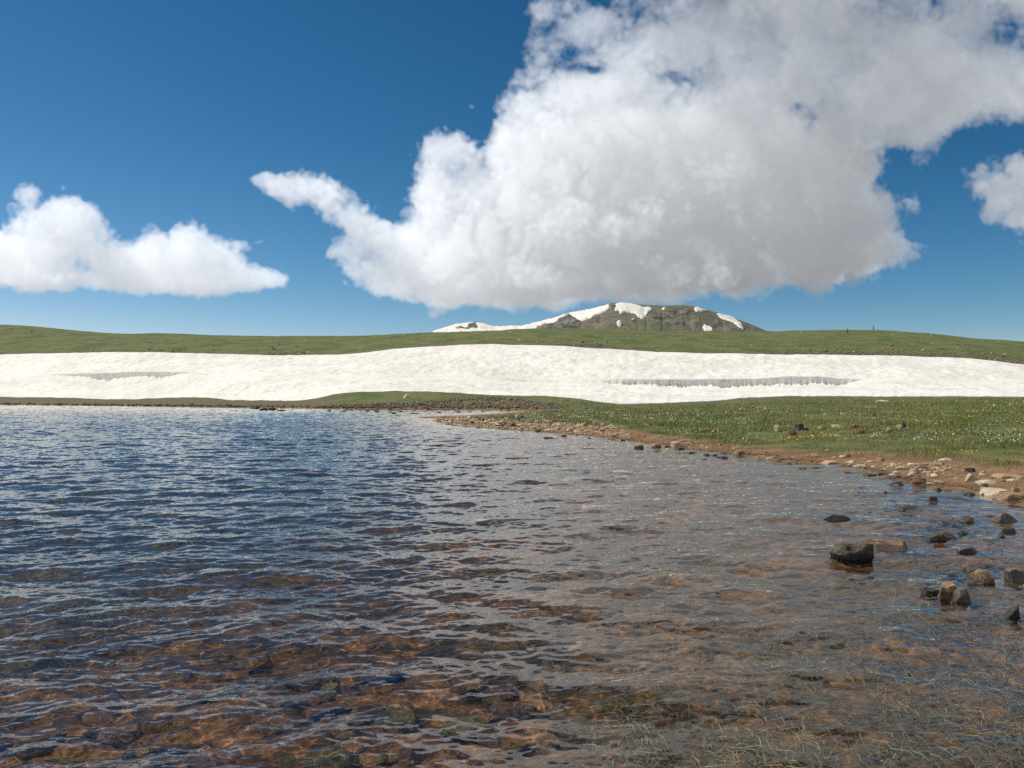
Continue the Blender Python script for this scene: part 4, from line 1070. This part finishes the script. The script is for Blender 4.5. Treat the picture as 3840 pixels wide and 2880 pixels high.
X, Y, px, d = land_sample(230000, 12.5, 104, 1650, 4050, 1.75)
edge = mud_w(px) * .72 + .45 * fbm(X, Y, 1.2, 2, 141)
ok = (d > edge) & (Y < snow_bottom_Y(px) - .5)
tuft = fbm(X, Y, 0.9, 3, 145)
ok &= (rng.random(len(X)) < np.clip(.7 + .8 * tuft, .12, 1)) & (rng.random(len(X)) < np.clip((d - edge) / .8, .25, 1))
X, Y, px, tuft = X[ok], Y[ok], px[ok], tuft[ok]
Z = land_z(X, Y)
H = (.05 + .05 * rng.random(len(X))) * np.clip(1 + 1.1 * tuft, .4, 2.2)
far = np.clip(Y / 25, .8, 3.2)
blades('grass', 'short green grass of the lakeside meadow', X, Y, Z, H * np.clip(far, .9, 1.5), .010 * far, rng.uniform(.2, .9, len(X)),
       leaf_material('grass', (0.100, 0.142, 0.028), (0.21, 0.215, 0.060), (0.36, 0.32, 0.15)))

def flowers(name, label, n, wpick, r0, mat, hmin, hmax, ymin=14, ymax=115, thr=.1, seed=0, power=1.5, pr=(1900, 4000)):
    X, Y, px, d = land_sample(n, ymin, ymax, pr[0], pr[1], power)
    py = HY + EYE / Y * F
    k = wpick(px, Y) + 1.0 * fbm(X, Y, 3.2, 2, 151 + seed) + .9 * vnoise(X, Y, .75, 155 + seed)
    ok = (d > mud_w(px) * .75 + .6) & (k > thr) & (Y < snow_bottom_Y(px) - 1)
    X, Y, px = X[ok], Y[ok], px[ok]; Z = land_z(X, Y)
    m = len(X); h = rng.uniform(hmin, hmax, m); R = r0 * rng.uniform(.7, 1.3, m) * np.clip(Y / 30, .9, 2)
    tx, ty = rng.normal(0, .35, m), rng.normal(0, .35, m)
    V = np.zeros((m, 8, 3), np.float32); V[:, 0] = np.stack([X, Y, Z + h], -1)
    for q in range(7):
        an = q / 7 * 6.283 + (q % 2) * .2; rr = R * (1.0 if q % 2 else .8)
        dx, dy = rr * math.cos(an), rr * math.sin(an)
        V[:, q + 1] = np.stack([X + dx, Y + dy, Z + h + dx * tx + dy * ty + .25 * R], -1)
    b = np.arange(m)[:, None] * 8
    T = np.concatenate([b + [[0, q + 1, (q + 1) % 7 + 1]] for q in range(7)])
    o = mesh_obj(name, V.reshape(-1, 3), T, mat, smooth=False); return tag(o, label, kind='stuff')
def pet(name, col):
    m, nt, b = new_mat(name, .7, .2); b.inputs['Base Color'].default_value = (*col, 1); return m
M_white = pet('white_petals', (0.78, 0.78, 0.72)); M_yel = pet('yellow_petals', (0.75, 0.50, 0.03))
def w_white(px, Y):
    py = HY + 1.35 / Y * F
    a = np.exp(-((px - 3700) / 320) ** 2) * np.exp(-((py - 1655) / 38) ** 2) * 1.1
    b = np.exp(-((px - 2700) / 330) ** 2) * np.exp(-((py - 1578) / 26) ** 2) * 1.25
    c = np.exp(-((px - 2160) / 260) ** 2) * np.exp(-((py - 1558) / 14) ** 2) * 1.3
    e = np.exp(-((px - 3250) / 420) ** 2) * np.exp(-((py - 1625) / 40) ** 2) * .55
    return np.maximum.reduce([a, b, c, e]) - .62
def w_yel(px, Y):
    py = HY + 1.35 / Y * F
    a = np.exp(-((px - 3600) / 330) ** 2) * np.exp(-((py - 1510) / 7) ** 2) * 1.3
    b = np.exp(-((px - 3520) / 330) ** 2) * np.exp(-((py - 1602) / 30) ** 2) * .85
    c = np.exp(-((px - 2840) / 60) ** 2) * np.exp(-((py - 1556) / 9) ** 2) * 1.2
    e = np.exp(-((px - 3150) / 300) ** 2) * np.exp(-((py - 1640) / 14) ** 2) * .75
    return np.maximum.reduce([a, b, c, e]) - .72
flowers('white_flowers', 'white flowers spread through the lakeside meadow', 26000, w_white, .018, M_white, .05, .12, thr=.34)
flowers('yellow_flowers', 'yellow flowers in patches through the meadow', 26000, w_yel, .022, M_yel, .06, .14, thr=.42, seed=7, power=1.2)

# ------------------------------------------------------------------ grass growing up through the shallow water
def strands(name, label, n, mat):
    seg = 5
    px = rng.uniform(1900, 4000, n); py = 2900 - 800 * rng.random(n) ** 1.25
    Y = EYE * F / (py - HY); X = (px - CX) / F * Y
    keep = (px + (py - 2100) * .9 > 2700 + 900 * rng.random(n) ** 1.5 + 500 * vnoise(X, Y, .9, 161)) & (rng.random(n) < .35 + .8 * np.clip(.4 + fbm(X, Y, .8, 2, 163), 0, 1))
    # a few loose ones further left
    X, Y = X[keep], Y[keep]; n = len(X); zb = land_z(X, Y)
    L = rng.uniform(.10, .26, n); a = rng.normal(rad(155), .9, n); top = rng.uniform(-.05, .022, n)
    Wd = rng.uniform(.0016, .0034, n)
    V = np.zeros((n, seg + 1, 2, 3), np.float32); curl = rng.normal(0, 1.0, n)
    for s in range(seg + 1):
        t = s / seg; r = L * t; an = a + curl * t
        x = X + np.cos(an) * r; y = Y + np.sin(an) * r
        z = zb + (top - zb) * np.minimum(1, (t * 1.9) ** .8) + np.where(t > .55, -.012 * (t - .55) * 4, 0)
        wv = Wd * (1 - .8 * t)
        V[:, s, 0] = np.stack([x - np.sin(an) * wv, y + np.cos(an) * wv, z], -1); V[:, s, 1] = np.stack([x + np.sin(an) * wv, y - np.cos(an) * wv, z + wv], -1)
    b = np.arange(n)[:, None] * (seg + 1) * 2
    T = np.concatenate([b + [[2 * s, 2 * s + 1, 2 * s + 3, 2 * s + 2]] for s in range(seg)])
    o = mesh_obj(name, V.reshape(-1, 3), T, mat, smooth=True)
    if WATER_MODE == 'glass': o.cycles.is_caustics_receiver = True
    return tag(o, label, kind='stuff')
strands('water_grass', 'thin pale green grass blades rising through the shallow water', 5200, leaf_material('water_grass', (0.17, 0.19, 0.09), (0.29, 0.29, 0.17), (0.26, 0.17, 0.08), .45))

# ------------------------------------------------------------------ the two hikers on the ridge
def plain(name, col, rough=.8):
    m, nt, b = new_mat(name, rough, .2)
    p = nd(nt, 'ShaderNodeNewGeometry').outputs['Position']
    lk(nt, mix_n(nt, ramp_n(nt, noise_n(nt, p, 9, 3), .35, .65), tuple(c * .8 for c in col), col), b.inputs['Base Color'])
    return m
M_skin = plain('skin', (0.42, 0.26, 0.18), .6)
def skin_body(name, joints, edges, mat, parent):
    me = bpy.data.meshes.new(name); me.from_pydata([j[0] for j in joints], edges, [])
    o = bpy.data.objects.new(name, me); C.objects.link(o)
    sk = o.modifiers.new('skin', 'SKIN'); sk.use_smooth_shade = True
    for v, j in zip(me.skin_vertices[0].data, joints): v.radius = j[1] if isinstance(j[1], tuple) else (j[1], j[1])
    me.skin_vertices[0].data[0].use_root = True
    sb = o.modifiers.new('sub', 'SUBSURF'); sb.levels = 2; sb.render_levels = 2
    dg = bpy.context.evaluated_depsgraph_get(); m2 = bpy.data.meshes.new_from_object(o.evaluated_get(dg)); m2.name = name
    o.modifiers.clear(); o.data = m2; m2.materials.clear(); m2.materials.append(mat); bpy.data.meshes.remove(me)
    o.parent = parent; return o
def person(x, y, z, rz, top, legs, hair, label, stride=.2):
    root = bpy.data.objects.new('person', None); C.objects.link(root); root.location = (x, y, z); root.rotation_euler = (0, 0, rz)
    tag(root, label, 'person', 'walkers on the ridge')
    s = stride
    body = [((0, 0, .93), (.15, .11)), ((0, .0, 1.15), (.14, .10)), ((0, .02, 1.38), (.17, .11)), ((0, .02, 1.49), .055), ((0, .03, 1.60), (.075, .09)), ((0, .03, 1.70), (.07, .08)),
            ((.10, 0, .88), .095), ((.11, s * .6, .50), .062), ((.11, s * .5, .09), .045), ((.11, s * .5 + .15, .04), .04),
            ((-.10, 0, .88), .095), ((-.11, -s * .2, .50), .062), ((-.11, -s, .10), .045), ((-.11, -s + .14, .04), .04),
            ((.22, .02, 1.40), .06), ((.27, -.05, 1.13), .045), ((.26, .08, .90), .036), ((.26, .12, .80), (.025, .045)),
            ((-.22, .02, 1.40), .06), ((-.27, .0, 1.13), .045), ((-.26, .16, .92), .036), ((-.26, .21, .83), (.025, .045))]
    ed = [(0, 1), (1, 2), (2, 3), (3, 4), (4, 5), (0, 6), (6, 7), (7, 8), (8, 9), (0, 10), (10, 11), (11, 12), (12, 13), (2, 14), (14, 15), (15, 16), (16, 17), (2, 18), (18, 19), (19, 20), (20, 21)]
    skin_body('body', body, ed, M_skin, root)
    g = .022
    jk = [((0, 0, .90), (.165, .125)), ((0, 0, 1.15), (.165, .125)), ((0, .02, 1.38), (.19, .13)), ((.22, .02, 1.40), .085), ((.27, -.05, 1.13), .068), ((.26, .07, .92), .055), ((-.22, .02, 1.40), .085), ((-.27, 0, 1.13), .068), ((-.26, .15, .94), .055)]
    skin_body('jacket', jk, [(0, 1), (1, 2), (2, 3), (3, 4), (4, 5), (2, 6), (6, 7), (7, 8)], top, root)
    tr = [((0, 0, .93), (.16, .12)), ((.10, 0, .86), .115), ((.11, s * .6, .50), .085), ((.11, s * .5, .12), .068), ((-.10, 0, .86), .115), ((-.11, -s * .2, .50), .085), ((-.11, -s, .13), .068)]
    skin_body('trousers', tr, [(0, 1), (1, 2), (2, 3), (0, 4), (4, 5), (5, 6)], legs, root)
    hr = [((0, .0, 1.66), (.09, .10)), ((0, .01, 1.73), (.075, .085)), ((0, -.02, 1.58), (.07, .06))]
    skin_body('hair', hr, [(0, 1), (0, 2)], hair, root)
    return root
M_red = plain('red_jacket', (0.30, 0.025, 0.035)); M_dk = plain('dark_trousers', (0.02, 0.022, 0.03)); M_navy = plain('navy_jacket', (0.015, 0.018, 0.05)); M_hair = plain('dark_hair', (0.025, 0.018, 0.014))
x, y, z = ground_at(3179, 1251); y = min(y, 300); hxy = ((3179 - CX) / F * y, y)
person(hxy[0], hxy[1], float(land_z(np.array([hxy[0]]), np.array([hxy[1]]))[0]), rad(60), M_red, M_dk, M_hair, 'tiny walker in a red top and dark trousers just below the skyline of the ridge')
y = float(ridge_Y(3276)); hx = (3276 - CX) / F * y
person(hx, y, float(land_z(np.array([hx]), np.array([y]))[0]), rad(70), M_navy, M_dk, M_hair, 'tiny walker in dark navy clothes standing out against the sky on the ridge', .12)
